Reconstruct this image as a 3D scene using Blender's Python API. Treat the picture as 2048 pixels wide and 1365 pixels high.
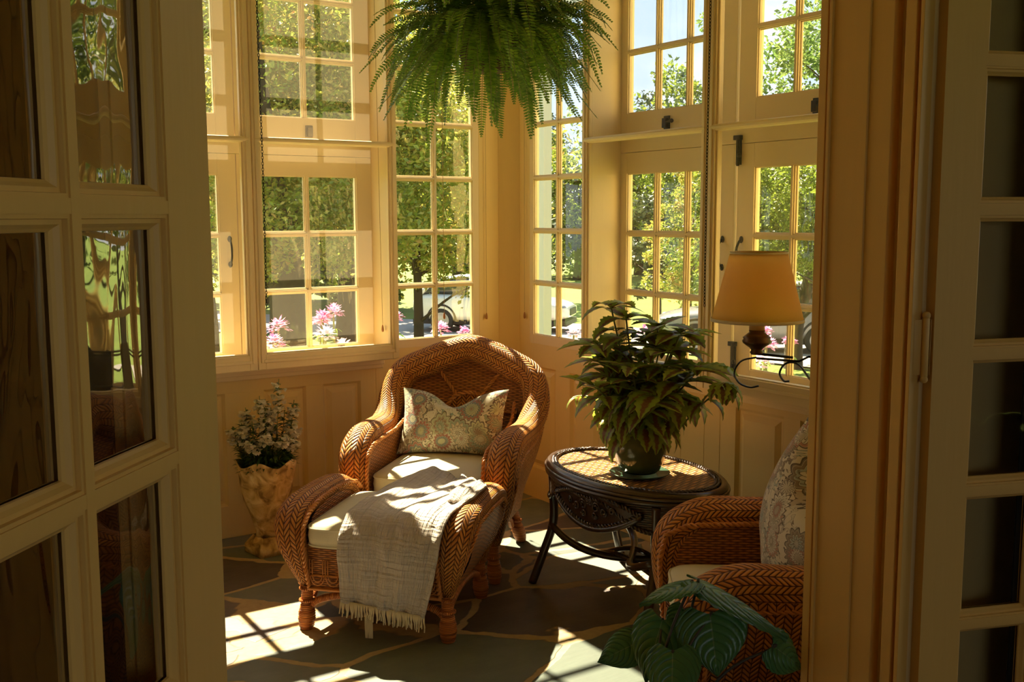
import bpy, math, random
import numpy as np
from mathutils import Vector, Matrix, noise
R = math.radians
SC = bpy.context.scene
COL = SC.collection
for o in list(bpy.data.objects): bpy.data.objects.remove(o)

# ------------------------------------------------------------------ camera, sky, sun, exposure
CAM = Vector((-3.006, -4.558, 1.45))
pitch = math.atan(250 / 2090.0); yaw = R(33.4); roll = -.003
fwd = Vector((math.sin(yaw) * math.cos(pitch), math.cos(yaw) * math.cos(pitch), -math.sin(pitch)))
rgt = Vector((math.cos(yaw), -math.sin(yaw), 0)); upv = rgt.cross(fwd)
r2 = rgt * math.cos(roll) + upv * math.sin(roll); u2 = upv * math.cos(roll) - rgt * math.sin(roll)
cd = bpy.data.cameras.new('camera'); cam = bpy.data.objects.new('camera', cd); COL.objects.link(cam)
m = Matrix((r2, u2, -fwd)).transposed().to_4x4(); m.translation = CAM; cam.matrix_world = m
cd.sensor_width = 36; cd.lens = 36 * 2090 / 2048; cd.clip_start = .05; cd.clip_end = 500
SC.camera = cam
SC.view_settings.view_transform = 'Standard'; SC.view_settings.look = 'None'
SC.view_settings.exposure = 1.5; SC.view_settings.gamma = 1.0; SC.view_settings.use_curve_mapping = False

SC.cycles.diffuse_bounces = 9; SC.cycles.max_bounces = 14; SC.cycles.transparent_max_bounces = 24; SC.cycles.sample_clamp_indirect = 8.0
sd = bpy.data.lights.new('sun', 'SUN'); sd.energy = 12.0; sd.angle = R(.6); sd.color = (1.0, .85, .58)
sun = bpy.data.objects.new('sun', sd); COL.objects.link(sun)
EL = R(50.2); SUNDIR = Vector((-.012, -math.cos(EL), -math.sin(EL))).normalized()
sun.rotation_euler = SUNDIR.to_track_quat('-Z', 'Y').to_euler(); sun.location = (-1, 6, 9)

# ------------------------------------------------------------------ node helper
class S:
    """a socket that can be calculated with"""
    def __init__(s, nt, k): s.nt = nt; s.k = k
    def _m(s, op, b=None, c=None):
        n = s.nt.nodes.new('ShaderNodeMath'); n.operation = op
        for i, v in enumerate((s, b, c)):
            if v is None: continue
            if isinstance(v, S): s.nt.links.new(v.k, n.inputs[i])
            else: n.inputs[i].default_value = v
        return S(s.nt, n.outputs[0])
    def __add__(s, b): return s._m('ADD', b)
    __radd__ = __add__
    def __sub__(s, b): return s._m('SUBTRACT', b)
    def __rsub__(s, b): return (s * -1) + b
    def __mul__(s, b): return s._m('MULTIPLY', b)
    __rmul__ = __mul__
    def __truediv__(s, b): return s._m('DIVIDE', b)
    def frac(s): return s._m('FRACT')
    def floor(s): return s._m('FLOOR')
    def abs(s): return s._m('ABSOLUTE')
    def sin(s): return s._m('SINE')
    def pow(s, e): return s._m('POWER', e)
    def gt(s, b): return s._m('GREATER_THAN', b)
    def lt(s, b): return s._m('LESS_THAN', b)
    def max(s, b): return s._m('MAXIMUM', b)
    def min(s, b): return s._m('MINIMUM', b)
    def clamp(s):
        r = s._m('ADD', 0.0); r.k.node.use_clamp = True; return r
    def step(s, a, b):
        n = s.nt.nodes.new('ShaderNodeMapRange'); n.interpolation_type = 'SMOOTHSTEP'
        s.nt.links.new(s.k, n.inputs[0]); n.inputs[1].default_value = a; n.inputs[2].default_value = b
        return S(s.nt, n.outputs[0])

class Mat:
    def __init__(s, name):
        s.m = bpy.data.materials.new(name); s.m.use_nodes = True; s.nt = s.m.node_tree; s.nt.nodes.clear()
        s.out = s.nt.nodes.new('ShaderNodeOutputMaterial')
    def n(s, t, **kw):
        x = s.nt.nodes.new(t)
        for k, v in kw.items(): setattr(x, k, v)
        return x
    def put(s, sock, v):
        if isinstance(v, S): s.nt.links.new(v.k, sock)
        elif v is not None:
            if hasattr(v, '__len__') and len(v) == 3 and sock.type == 'RGBA': v = (*v, 1)
            sock.default_value = v
    def coord(s, kind='Object'):
        return S(s.nt, s.n('ShaderNodeTexCoord').outputs[kind])
    def xyz(s, v):
        x = s.n('ShaderNodeSeparateXYZ'); s.put(x.inputs[0], v); return [S(s.nt, o) for o in x.outputs]
    def vec(s, a, b, c=0.0):
        x = s.n('ShaderNodeCombineXYZ'); s.put(x.inputs[0], a); s.put(x.inputs[1], b); s.put(x.inputs[2], c); return S(s.nt, x.outputs[0])
    def scale(s, v, sc):
        x = s.n('ShaderNodeMapping'); s.put(x.inputs[0], v); x.inputs['Scale'].default_value = sc; return S(s.nt, x.outputs[0])
    def noise(s, v, sc, det=3, dist=0.0, col=False):
        x = s.n('ShaderNodeTexNoise'); s.put(x.inputs['Vector'], v); x.inputs['Scale'].default_value = sc
        x.inputs['Detail'].default_value = det; x.inputs['Distortion'].default_value = dist
        return S(s.nt, x.outputs['Color' if col else 'Fac'])
    def warp(s, v, sc, amt):
        c = s.n('ShaderNodeVectorMath', operation='SUBTRACT'); s.put(c.inputs[0], s.noise(v, sc, 2, col=True)); c.inputs[1].default_value = (.5, .5, .5)
        d = s.n('ShaderNodeVectorMath', operation='SCALE'); s.nt.links.new(c.outputs[0], d.inputs[0]); d.inputs['Scale'].default_value = amt
        a = s.n('ShaderNodeVectorMath', operation='ADD'); s.put(a.inputs[0], v); s.nt.links.new(d.outputs[0], a.inputs[1])
        return S(s.nt, a.outputs[0])
    def voro(s, v, sc, feat='F1', rnd=1.0):
        x = s.n('ShaderNodeTexVoronoi', feature=feat); s.put(x.inputs['Vector'], v); x.inputs['Scale'].default_value = sc
        x.inputs['Randomness'].default_value = rnd
        return S(s.nt, x.outputs['Distance']), (S(s.nt, x.outputs['Color']) if feat == 'F1' else None)
    def white(s, v):
        x = s.n('ShaderNodeTexWhiteNoise', noise_dimensions='3D'); s.put(x.inputs['Vector'], v); return S(s.nt, x.outputs['Value'])
    def ramp(s, f, stops, const=False):
        x = s.n('ShaderNodeValToRGB'); s.put(x.inputs[0], f); cr = x.color_ramp
        if const: cr.interpolation = 'CONSTANT'
        while len(cr.elements) < len(stops): cr.elements.new(.5)
        for e, (p, c) in zip(cr.elements, stops): e.position = p; e.color = (*c, 1)
        return S(s.nt, x.outputs[0])
    def mix(s, f, a, b, mode='MIX'):
        x = s.n('ShaderNodeMix', data_type='RGBA', blend_type=mode); s.put(x.inputs[0], f); s.put(x.inputs[6], a); s.put(x.inputs[7], b)
        return S(s.nt, x.outputs[2])
    def bump(s, h, dist=.002, st=1.0):
        x = s.n('ShaderNodeBump'); x.inputs['Strength'].default_value = st; x.inputs['Distance'].default_value = dist; s.put(x.inputs['Height'], h)
        return S(s.nt, x.outputs[0])
    def bsdf(s, col, rough=.5, nor=None, **kw):
        x = s.n('ShaderNodeBsdfPrincipled'); s.put(x.inputs['Base Color'], col); s.put(x.inputs['Roughness'], rough)
        if nor: s.put(x.inputs['Normal'], nor)
        for k, v in kw.items(): s.put(x.inputs[k.replace('_', ' ')], v)
        return S(s.nt, x.outputs[0])
    def shader(s, t, col=None, nor=None, **kw):
        x = s.n(t)
        if col is not None: s.put(x.inputs['Color'], col)
        if nor: s.put(x.inputs['Normal'], nor)
        for k, v in kw.items(): s.put(x.inputs[k], v)
        return S(s.nt, x.outputs[0])
    def mixs(s, f, a, b):
        x = s.n('ShaderNodeMixShader'); s.put(x.inputs[0], f); s.put(x.inputs[1], a); s.put(x.inputs[2], b); return S(s.nt, x.outputs[0])
    def done(s, sh): s.nt.links.new(sh.k, s.out.inputs[0]); return s.m

# sky: blue with bright cumulus
W = bpy.data.worlds.new('sky'); SC.world = W; W.use_nodes = True
wm = Mat.__new__(Mat); wm.m = W; wm.nt = W.node_tree; wm.nt.nodes.clear(); wm.out = wm.nt.nodes.new('ShaderNodeOutputWorld')
g = wm.coord('Generated'); gx, gy, gz = wm.xyz(g)
cl = wm.noise(wm.scale(wm.warp(g, 3.0, .12), (1, 1, 2.2)), 2.6, 6)
cf = (cl + (.34 - gz) * .30).step(.47, .60)
blue = wm.mix(gz.step(.0, .6), (.50, .62, .76), (.32, .47, .68))
bg = wm.n('ShaderNodeBackground'); wm.put(bg.inputs[0], wm.mix(cf, blue, (1.0, .97, .92))); bg.inputs[1].default_value = .66
wm.nt.links.new(bg.outputs[0], wm.out.inputs[0])

# ------------------------------------------------------------------ mesh helper
class MB:
    def __init__(s): s.v = []; s.f = []; s.uv = []; s.mi = []; s.M = None; s.mat = 0
    def add(s, vs, fs, uvs=None):
        b = len(s.v)
        for i, p in enumerate(vs):
            p = Vector(p)
            if s.M is not None: p = s.M(p) if callable(s.M) else s.M @ p
            s.v.append(p[:]); s.uv.append(uvs[i] if uvs else (0.0, 0.0))
        for f in fs: s.f.append([b + i for i in f]); s.mi.append(s.mat)
        return s
    def box(s, x0, x1, y0, y1, z0, z1):
        v = [(x, y, z) for z in (z0, z1) for y in (y0, y1) for x in (x0, x1)]
        return s.add(v, [(0, 2, 3, 1), (4, 5, 7, 6), (0, 1, 5, 4), (2, 6, 7, 3), (0, 4, 6, 2), (1, 3, 7, 5)])
    def frustum(s, r0, r1, ax='y'):
        """two rectangles (x0,x1,z0,z1,y) joined: a raised panel"""
        v = []
        for (a, b, c, d, y) in (r0, r1): v += [(a, y, c), (b, y, c), (b, y, d), (a, y, d)]
        return s.add(v, [(0, 1, 5, 4), (1, 2, 6, 5), (2, 3, 7, 6), (3, 0, 4, 7), (4, 5, 6, 7)])
    def grid(s, rows, uvs=None, closed=False, capstart=False, capend=False):
        nr, nc = len(rows), len(rows[0])
        vs = [p for r in rows for p in r]
        us = [q for r in uvs for q in r] if uvs else None
        fs = []
        for i in range(nr - 1):
            for j in range(nc - 1): fs.append((i * nc + j, i * nc + j + 1, (i + 1) * nc + j + 1, (i + 1) * nc + j))
            if closed: fs.append((i * nc + nc - 1, i * nc, (i + 1) * nc, (i + 1) * nc + nc - 1))
        if capstart: fs.append(tuple(range(nc))[::-1])
        if capend: fs.append(tuple((nr - 1) * nc + j for j in range(nc)))
        return s.add(vs, fs, us)
    def tube(s, path, rad, seg=8, cap=True, uvs=True, flat=1.0, upref=None):
        P_ = [Vector(p) for p in path]; n = len(P_)
        if n < 2: return s
        T = [(P_[min(i + 1, n - 1)] - P_[max(i - 1, 0)]).normalized() for i in range(n)]
        ref = Vector(upref) if upref else (Vector((0, 0, 1)) if abs(T[0].z) < .9 else Vector((1, 0, 0)))
        N = (ref - T[0] * ref.dot(T[0])).normalized(); rows = []; uu = []; L = 0
        for i in range(n):
            if i: L += (P_[i] - P_[i - 1]).length
            N = (N - T[i] * N.dot(T[i])); N = N.normalized() if N.length > 1e-6 else T[i].orthogonal().normalized()
            B = T[i].cross(N); r = rad(i / (n - 1)) if callable(rad) else rad
            rows.append([P_[i] + (N * math.cos(a) + B * math.sin(a) * flat) * r for a in [2 * math.pi * k / seg for k in range(seg + 1)]])
            uu.append([(L, 2 * math.pi * r * k / seg) for k in range(seg + 1)])
        b0 = len(s.v); s.grid(rows, uu)
        if cap:
            m0 = s.M; s.M = None; k = seg + 1
            s.f.append([b0 + j for j in range(seg)][::-1]); s.mi.append(s.mat)
            s.f.append([b0 + (n - 1) * k + j for j in range(seg)]); s.mi.append(s.mat); s.M = m0
        return s
    def rope(s, path, r=.006, pitch=.03, n=2, seg=5):
        """strands twisted round one another along a path"""
        P_ = resample(path, max(pitch / 8, .003)); T = []
        nn = len(P_)
        if nn < 3: return s
        T = [(P_[min(i + 1, nn - 1)] - P_[max(i - 1, 0)]).normalized() for i in range(nn)]
        N = T[0].orthogonal().normalized(); fr = []
        for t in T: N = (N - t * N.dot(t)).normalized(); fr.append((N.copy(), t.cross(N)))
        for k in range(n):
            pts = []; L = 0
            for i in range(nn):
                if i: L += (P_[i] - P_[i - 1]).length
                a = 2 * math.pi * (L / pitch + k / n); pts.append(P_[i] + (fr[i][0] * math.cos(a) + fr[i][1] * math.sin(a)) * r * .75)
            s.tube(pts, r * .8, seg)
        return s
    def lathe(s, prof, seg=24, c=(0, 0, 0), fn=None):
        rows = []; uu = []; L = 0
        for i, (r, z) in enumerate(prof):
            if i: L += math.hypot(r - prof[i - 1][0], z - prof[i - 1][1])
            row = []
            for k in range(seg + 1):
                a = 2 * math.pi * k / seg; rr, zz = (fn(r, z, a) if fn else (r, z))
                row.append((c[0] + rr * math.cos(a), c[1] + rr * math.sin(a), c[2] + zz))
            rows.append(row); uu.append([(L, r * 2 * math.pi * k / seg) for k in range(seg + 1)])
        return s.grid(rows, uu)
    def ball(s, c, r, seg=12, rings=8, sc=(1, 1, 1)):
        prof = [(math.sin(math.pi * i / rings), -math.cos(math.pi * i / rings)) for i in range(rings + 1)]
        rows = [[(c[0] + p[0] * r * sc[0] * math.cos(2 * math.pi * k / seg), c[1] + p[0] * r * sc[1] * math.sin(2 * math.pi * k / seg), c[2] + p[1] * r * sc[2]) for k in range(seg + 1)] for p in prof]
        return s.grid(rows, [[(i * .1, k * .1) for k in range(seg + 1)] for i in range(rings + 1)])
    def build(s, name, mat, parent=None, smooth=True, bevel=0, kind=None, solid=0, subsurf=0, flip=False):
        me = bpy.data.meshes.new(name); me.from_pydata(s.v, [], s.f)
        for mm in (mat if isinstance(mat, (list, tuple)) else [mat]): me.materials.append(mm)
        if any(s.mi): me.polygons.foreach_set('material_index', s.mi)
        ul = me.uv_layers.new(name='UVMap'); li = np.zeros(len(me.loops), dtype=np.int32); me.loops.foreach_get('vertex_index', li)
        ul.data.foreach_set('uv', np.array(s.uv, dtype=np.float32)[li].ravel())
        me.polygons.foreach_set('use_smooth', [smooth] * len(me.polygons)); me.update()
        o = bpy.data.objects.new(name, me); COL.objects.link(o)
        if parent: o.parent = parent
        if kind: o['kind'] = kind
        if bevel:
            b = o.modifiers.new('bevel', 'BEVEL'); b.width = bevel; b.segments = 2; b.limit_method = 'ANGLE'; b.angle_limit = R(50)
        if subsurf:
            b = o.modifiers.new('sub', 'SUBSURF'); b.levels = subsurf; b.render_levels = subsurf
        if solid:
            b = o.modifiers.new('solid', 'SOLIDIFY'); b.thickness = solid; b.offset = 0
        return o

def resample(path, step):
    P_ = [Vector(p) for p in path]; out = [P_[0]]; acc = 0
    for a, b in zip(P_, P_[1:]):
        L = (b - a).length
        if L < 1e-9: continue
        t = step - acc
        while t <= L: out.append(a + (b - a) * (t / L)); t += step
        acc = L - (t - step)
    out.append(P_[-1]); return out
def spline(pts, n=8):
    """Catmull-Rom through points"""
    P_ = [Vector(p) for p in pts]; P_ = [P_[0] * 2 - P_[1]] + P_ + [P_[-1] * 2 - P_[-2]]; out = []
    for i in range(1, len(P_) - 2):
        a, b, c, d = P_[i - 1:i + 3]
        for k in range(n):
            t = k / n; out.append(.5 * ((2 * b) + (c - a) * t + (2 * a - 5 * b + 4 * c - d) * t * t + (3 * b - a - 3 * c + d) * t ** 3))
    out.append(P_[-2]); return out
def lerp(a, b, t): return a + (b - a) * t
def interp(x, xs, ys): return float(np.interp(x, xs, ys))
def thing(name, label, cat, loc=(0, 0, 0), rot=0, group=None):
    o = bpy.data.objects.new(name, None); COL.objects.link(o); o.location = loc; o.rotation_euler = (0, 0, rot); o.empty_display_size = .1
    return tag(o, label, cat, group)
def tag(o, label, cat, group=None, kind=None):
    o['label'] = label; o['category'] = cat
    if group: o['group'] = group
    if kind: o['kind'] = kind
    return o
def empty(name, parent=None, kind=None, loc=(0, 0, 0)):
    o = bpy.data.objects.new(name, None); COL.objects.link(o); o.parent = parent; o.location = loc; o.empty_display_size = .1
    if kind: o['kind'] = kind
    return o
def dup(root, loc, rot, label, group=None):
    r = root.copy(); COL.objects.link(r); r.location = loc; r.rotation_euler = (0, 0, rot); r['label'] = label
    if group: r['group'] = group
    for ch in list(root.children):
        c = ch.copy(); COL.objects.link(c); c.parent = r
        for g_ in list(ch.children):
            d = g_.copy(); COL.objects.link(d); d.parent = c
    return r

# ------------------------------------------------------------------ materials
def paint(name, c, rough=.42, var=.10, bump=.0006):
    M = Mat(name); o = M.coord(); n1 = M.noise(o, 3.0, 4); n2 = M.noise(M.scale(o, (60, 60, 6)), 1.0, 3)
    col = M.mix((n1 * var + n2 * var), c, tuple(x * .72 for x in c))
    return M.done(M.bsdf(col, rough, M.bump(n2, bump), Specular_IOR_Level=.4))
def plain(name, c, rough=.5, **kw):
    M = Mat(name); o = M.coord(); n1 = M.noise(o, 25.0, 3)
    return M.done(M.bsdf(M.mix(n1 * .3, c, tuple(x * .6 for x in c)), rough, M.bump(n1, .0005), **kw))

m_cream = paint('cream_paint', (.80, .65, .38))
m_wall = paint('wall_paint', (.77, .58, .25), .5)
m_door = paint('door_paint', (.78, .48, .12), .45, .16)
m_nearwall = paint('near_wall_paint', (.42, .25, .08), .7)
m_iron = plain('black_iron', (.014, .012, .011), .35, Metallic=.6)
m_bronze = plain('dark_bronze', (.10, .05, .02), .35, Metallic=.7)
m_zinc = plain('grey_metal', (.25, .20, .15), .5, Metallic=.6)

def mk_herring(name, c1, c2, dark, w=.043, p=.0155, rough=.5):
    M = Mat(name); u, v, _ = M.xyz(M.coord('UV')); c = v / w; f = c.frac(); t = (f - .5).abs() * 2.0
    half = (c * 2.0).floor(); ph = u / p + t * 1.45; st = ph.frac()
    h = (st * math.pi).sin().pow(.7); edge = (((c * 2.0).frac() - .5).abs() * 2.0); dip = 1.0 - edge.step(.78, 1.0) * .7
    H = h * dip
    rnd = M.white(M.vec(ph.floor(), half, 3.0)); big = M.noise(M.coord(), 7.0, 3)
    col = M.mix((rnd * .65 + big * .55).clamp(), c1, c2); col = M.mix(H.step(.25, .78), dark, col)
    return M.done(M.bsdf(col, rough, M.bump(H, .006), Specular_IOR_Level=.3))
def mk_weave(name, c1, c2, dark, p=.0075, stk=.021, rough=.45, holes=0.0):
    M = Mat(name); u, v, _ = M.xyz(M.coord('UV')); vw = M.noise(M.vec(u * 12, v * 9), 1.0, 2)
    r = (v + (vw - .5) * .0022) / p; row = r.floor(); s = (r.frac() * math.pi).sin()
    wv = (u / stk * math.pi + row * math.pi).sin()
    H = s.pow(.6) * (wv * .28 + .72)
    stake = ((u / stk).frac() - .5).abs().lt(.16) * .3; H = H.max(stake)
    rnd = M.white(M.vec(row, (u / stk * .34).floor(), 1.0)); big = M.noise(M.coord(), 6.0, 3)
    col = M.mix((rnd * .6 + big * .5).clamp(), c1, c2); col = M.mix(H.step(.2, .72), dark, col)
    sh = M.bsdf(col, rough, M.bump(H, .003))
    if holes:
        gap = H.lt(holes); sh = M.mixs(gap, sh, M.shader('ShaderNodeBsdfTransparent', (1, 1, 1)))
    return M.done(sh)
WC1, WC2, WD = (.74, .34, .075), (.50, .17, .030), (.13, .034, .008)
m_her = mk_herring('herringbone_wicker', WC1, WC2, WD)
m_weave = mk_weave('woven_wicker', (.62, .24, .045), (.38, .115, .02), (.08, .018, .005))
m_weave_open = mk_weave('open_woven_wicker', (.58, .22, .042), (.36, .11, .02), (.08, .018, .005), holes=.16)
m_cane = mk_weave('wrapped_cane', (.58, .20, .038), (.36, .10, .018), (.10, .022, .005), p=.006, stk=.3)
def mk_wrap(name, c1, c2, dark, p=.006):
    M = Mat(name); u, v, _ = M.xyz(M.coord('UV')); r = u / p; s = (r.frac() * math.pi).sin()
    rnd = M.white(M.vec(r.floor(), 0.0, 1.0)); col = M.mix(rnd, c1, c2); col = M.mix(s.step(.1, .6), dark, col)
    return M.done(M.bsdf(col, .4, M.bump(s, .002)))
m_wrap = mk_wrap('wrapped_cane_post', (.66, .22, .04), (.44, .12, .02), (.12, .028, .006))
m_braid = plain('braided_cane', (.58, .22, .045), .4)
m_tabledark = plain('dark_rattan', (.050, .026, .014), .3, Coat_Weight=.4)
m_tableweave = mk_weave('dark_woven_rattan', (.13, .078, .042), (.06, .034, .018), (.006, .003, .002), p=.0075, stk=.02, rough=.35)
def mk_lattice():
    M = Mat('lattice_woven_top'); u, v, _ = M.xyz(M.coord('UV'))
    a = (u + v * .35) / .042; b = (u * .35 - v) / .016
    row = b.floor(); s = (b.frac() * math.pi).sin().pow(.6); wv = (a * math.pi + row * math.pi).sin(); H = s * (.7 + wv * .3)
    cross = 1.0 - ((a.frac() - .5).abs() * 2.0).step(.80, .97) * .7; H = H * cross
    rnd = M.white(M.vec(row, a.floor(), 2.0))
    col = M.mix(rnd, (.62, .33, .11), (.40, .18, .05)); col = M.mix(H.step(.2, .7), (.035, .014, .006), col)
    return M.done(M.bsdf(col, .35, M.bump(H, .003)))
m_lattice = mk_lattice()

def mk_fabric(name, c, sc=900, rough=.85, bd=.0006, sheen=.2):
    M = Mat(name); o = M.coord(); x, y, z = M.xyz(o); th = ((x * sc).sin() + (y * sc).sin() + (z * sc).sin()) * .16 + .5
    n1 = M.noise(o, 14, 3); col = M.mix(n1 * .25 + th * .12, c, tuple(k * .72 for k in c))
    return M.done(M.bsdf(col, rough, M.bump(th * .5 + n1, bd), Sheen_Weight=sheen))
m_cush = mk_fabric('cream_canvas', (.66, .60, .42))
def mk_paisley(name, base, pal, line, sc=8.5):
    """floral motifs: scalloped rings round scattered centres, scrolls between them"""
    M = Mat(name); o0 = M.coord(); o = M.scale(o0, (1, .15, 1)); wv = M.warp(o, 9.0, .05)
    vn = M.n('ShaderNodeTexVoronoi', feature='F1'); M.put(vn.inputs['Vector'], wv); vn.inputs['Scale'].default_value = sc
    d = S(M.nt, vn.outputs['Distance']); r, g_, b = M.xyz(S(M.nt, vn.outputs['Color']))
    px, py, pz = M.xyz(S(M.nt, vn.outputs['Position'])); wx, wy, wz = M.xyz(wv)
    ang = (wz - pz)._m('ARCTAN2', wx - px); nlobe = (g_ * 4.0).floor() + 5.0
    scal = (ang * nlobe + b * 6.0).sin().abs(); dd = d * (1.0 - scal * .22)
    ring = (dd * 11.0 + r * .6); k = ring.floor(); fr = ring.frac()
    sel = (r * 3.1 + k * .37 + g_ * 1.7).frac(); st = [(i / len(pal), pal[i]) for i in range(len(pal))]
    col = M.ramp(sel, st, True)
    vein = (ang * (nlobe * 2.0) + d * 40.0).sin().gt(.55); col = M.mix(vein * k.lt(3.5) * k.gt(.5) * .6, col, line)
    col = M.mix(fr.lt(.14), col, line); col = M.mix(fr.gt(.90), col, base)
    d2, c2 = M.voro(M.warp(o, 14.0, .06), sc * 2.3); r2_, _, _ = M.xyz(c2)
    scroll = (M.noise(wv, sc * 1.7, 2, 1.2) * 26.0).sin(); fill = M.mix(scroll.gt(.35), base, M.ramp(r2_, st, True)); fill = M.mix((scroll - .35).abs().lt(.16), fill, line)
    out = dd.gt(.47); col = M.mix(out, col, fill); col = M.mix((dd - .47).abs().lt(.02), col, line)
    th = M.noise(o0, 700, 1); return M.done(M.bsdf(col, .8, M.bump(th, .0004), Sheen_Weight=.2))
m_pais = mk_paisley('paisley_floral_cotton', (.62, .57, .42), [(.28, .33, .22), (.50, .50, .28), (.60, .56, .40), (.33, .24, .14), (.20, .26, .22), (.55, .46, .30), (.42, .44, .26), (.36, .14, .10)], (.14, .10, .06), 10.5)
m_pais2 = mk_paisley('paisley_brown_cotton', (.58, .52, .42), [(.32, .36, .33), (.50, .46, .38), (.22, .17, .12), (.42, .35, .28), (.60, .56, .48), (.30, .26, .20), (.40, .20, .15)], (.10, .075, .055), 12)
def mk_throw():
    M = Mat('crinkled_gauze'); u, v, _ = M.xyz(M.coord('UV'))
    gx = M.noise(M.vec(u * 6, v * 95), 1.0, 3); gy = M.noise(M.vec(u * 130, v * 7), 1.0, 3)
    sq = (((u / .02).frac() - .5).abs() + ((v / .028).frac() - .5).abs()) * .3
    H = gx * .55 + gy * .9 + sq
    col = M.mix(gx * .5 + gy * .4, (.68, .60, .52), (.44, .37, .32)); return M.done(M.bsdf(col, .9, M.bump(H, .018, 1.0), Sheen_Weight=.3))
m_throw = mk_throw()
m_fringe = mk_fabric('cream_fringe', (.66, .56, .36))

def mk_leaf(name, c1, c2, trans=.45, gloss=.35, vein=None, rndisl=True, bumpamt=0):
    M = Mat(name)
    if rndisl:
        gnode = M.n('ShaderNodeNewGeometry'); rr = S(M.nt, gnode.outputs['Random Per Island']); col = M.mix(rr, c1, c2)
    else: col = M.mix(M.noise(M.coord(), 14, 3), c1, c2)
    nor = None
    if vein:
        u, v, _ = M.xyz(M.coord('UV')); col = vein(M, u, v, col)
        if isinstance(col, tuple): col, h = col; nor = M.bump(h, .0025)
    d = M.bsdf(col, gloss, nor, Specular_IOR_Level=.5); t = M.shader('ShaderNodeBsdfTranslucent', M.mix(.5, col, (.75, .85, .10), 'MULTIPLY') if 0 else col)
    return M.done(M.mixs(trans, d, t))
m_fern = mk_leaf('fern_leaf', (.09, .20, .025), (.23, .38, .045), .5)
m_fernstem = plain('fern_stem', (.18, .20, .05), .5)
def coleusvein(M, u, v, col):
    mar = (v.abs() * 1.0 + M.noise(M.vec(u * 8, v * 5), 1.0, 2) * .35).step(.66, .40)
    c = M.mix(mar * .9, col, (.16, .035, .022)); ve = ((u * 9.0 + v.abs() * 1.6).frac() - .5).abs().lt(.06)
    return M.mix(ve * .3, c, (.25, .30, .06))
m_coleus = mk_leaf('coleus_leaf', (.20, .30, .03), (.36, .44, .06), .42, .4, coleusvein)
def philvein(M, u, v, col):
    ph = (u * 7.0 - v.abs() * v.abs() * 2.6 - v.abs() * 1.2); s = (ph * math.pi * 1.0).sin().abs()
    c = M.mix(s.step(.25, .0) * .22, col, (.10, .20, .09)); c = M.mix(v.abs().lt(.02), c, (.16, .26, .12)); return c, s.pow(.5)
m_phil = mk_leaf('dark_glossy_leaf', (.045, .15, .055), (.075, .21, .06), .15, .28, philvein)
m_darkleaf = mk_leaf('small_dark_leaf', (.03, .08, .015), (.10, .18, .03), .35)
m_petal = mk_leaf('white_petal', (.85, .80, .62), (.70, .66, .48), .35, .6)
m_pink = mk_leaf('pink_petal', (.80, .25, .55), (.90, .50, .70), .4, .6)
m_whitebloom = mk_leaf('pale_pink_petal', (.85, .75, .78), (.9, .6, .75), .4, .6)
m_bark = plain('bark', (.055, .038, .025), .9)
def mk_tree(name, cs, trans=.5, off=.46):
    M = Mat(name); gnode = M.n('ShaderNodeNewGeometry'); rr = S(M.nt, gnode.outputs['Random Per Island'])
    n1 = M.noise(M.coord(), .9, 3); st = [(i / max(1, len(cs) - 1), c) for i, c in enumerate(cs)]
    n2 = M.noise(M.coord(), 2.6, 2)
    col = M.ramp((rr * .42 + n1 * .9 + n2 * .6 - off).clamp(), st); d = M.bsdf(col, .42, Specular_IOR_Level=.6)
    return M.done(M.mixs(trans, d, M.shader('ShaderNodeBsdfTranslucent', col)))
m_maple = mk_tree('turning_maple_leaves', [(.04, .065, .012), (.11, .17, .02), (.27, .34, .045), (.50, .42, .09), (.58, .26, .09)], off=.36)
m_green = mk_tree('summer_leaves', [(.025, .05, .012), (.08, .13, .02), (.25, .32, .04), (.46, .47, .09)])
m_evergreen = mk_tree('conifer_needles', [(.02, .040, .018), (.05, .08, .03), (.14, .17, .06)], .2)
m_airy = mk_tree('airy_leaves', [(.07, .13, .03), (.16, .26, .06), (.34, .42, .12)])
# ------------------------------------------------------------------ setting: floor
def mk_flag():
    M = Mat('flagstone'); o = M.coord(); x, y, z = M.xyz(o); rot = M.n('ShaderNodeMapping'); M.put(rot.inputs[0], o); rot.inputs['Rotation'].default_value = (0, 0, R(-14)); rot.inputs['Scale'].default_value = (1.75, 2.9, 1)
    w = M.warp(S(M.nt, rot.outputs[0]), 2.2, .22); w = M.warp(w, 9.0, .03)
    d, c = M.voro(w, 1.0); de, _ = M.voro(w, 1.0, 'DISTANCE_TO_EDGE'); r, g_, b = M.xyz(c)
    stone = M.ramp(r, [(0, (.11, .14, .115)), (.22, (.17, .20, .165)), (.42, (.12, .095, .092)), (.6, (.22, .235, .20)), (.8, (.19, .155, .145)), (.9, (.10, .12, .11))], True)
    n1 = M.noise(o, 9, 6); n2 = M.noise(M.scale(o, (3, 14, 1)), 3, 5)
    stone = M.mix(n1 * .75, stone, M.mix(.62, stone, (.03, .03, .028)))
    grout = M.mix(M.noise(o, 40, 4), (.50, .38, .21), (.34, .25, .14)); e = de.step(.024, .036)
    col = M.mix(e, grout, stone); H = e * .7 + n2 * .35 + n1 * .25
    return M.done(M.bsdf(col, M_rough(M, e, n1), M.bump(H, .006, .7), Specular_IOR_Level=.45))
def M_rough(M, e, n1): return (1.0 - e) * .4 + .42 + n1 * .18
m_flag = mk_flag()
MB().box(-4.6, .14, -3.30, .14, -.12, 0).build('floor', m_flag, smooth=False, kind='structure')
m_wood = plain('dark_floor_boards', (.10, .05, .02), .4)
MB().box(-6.5, 2.2, -9, -3.30, -.12, -.001).build('floor', m_wood, smooth=False, kind='structure')

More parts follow.
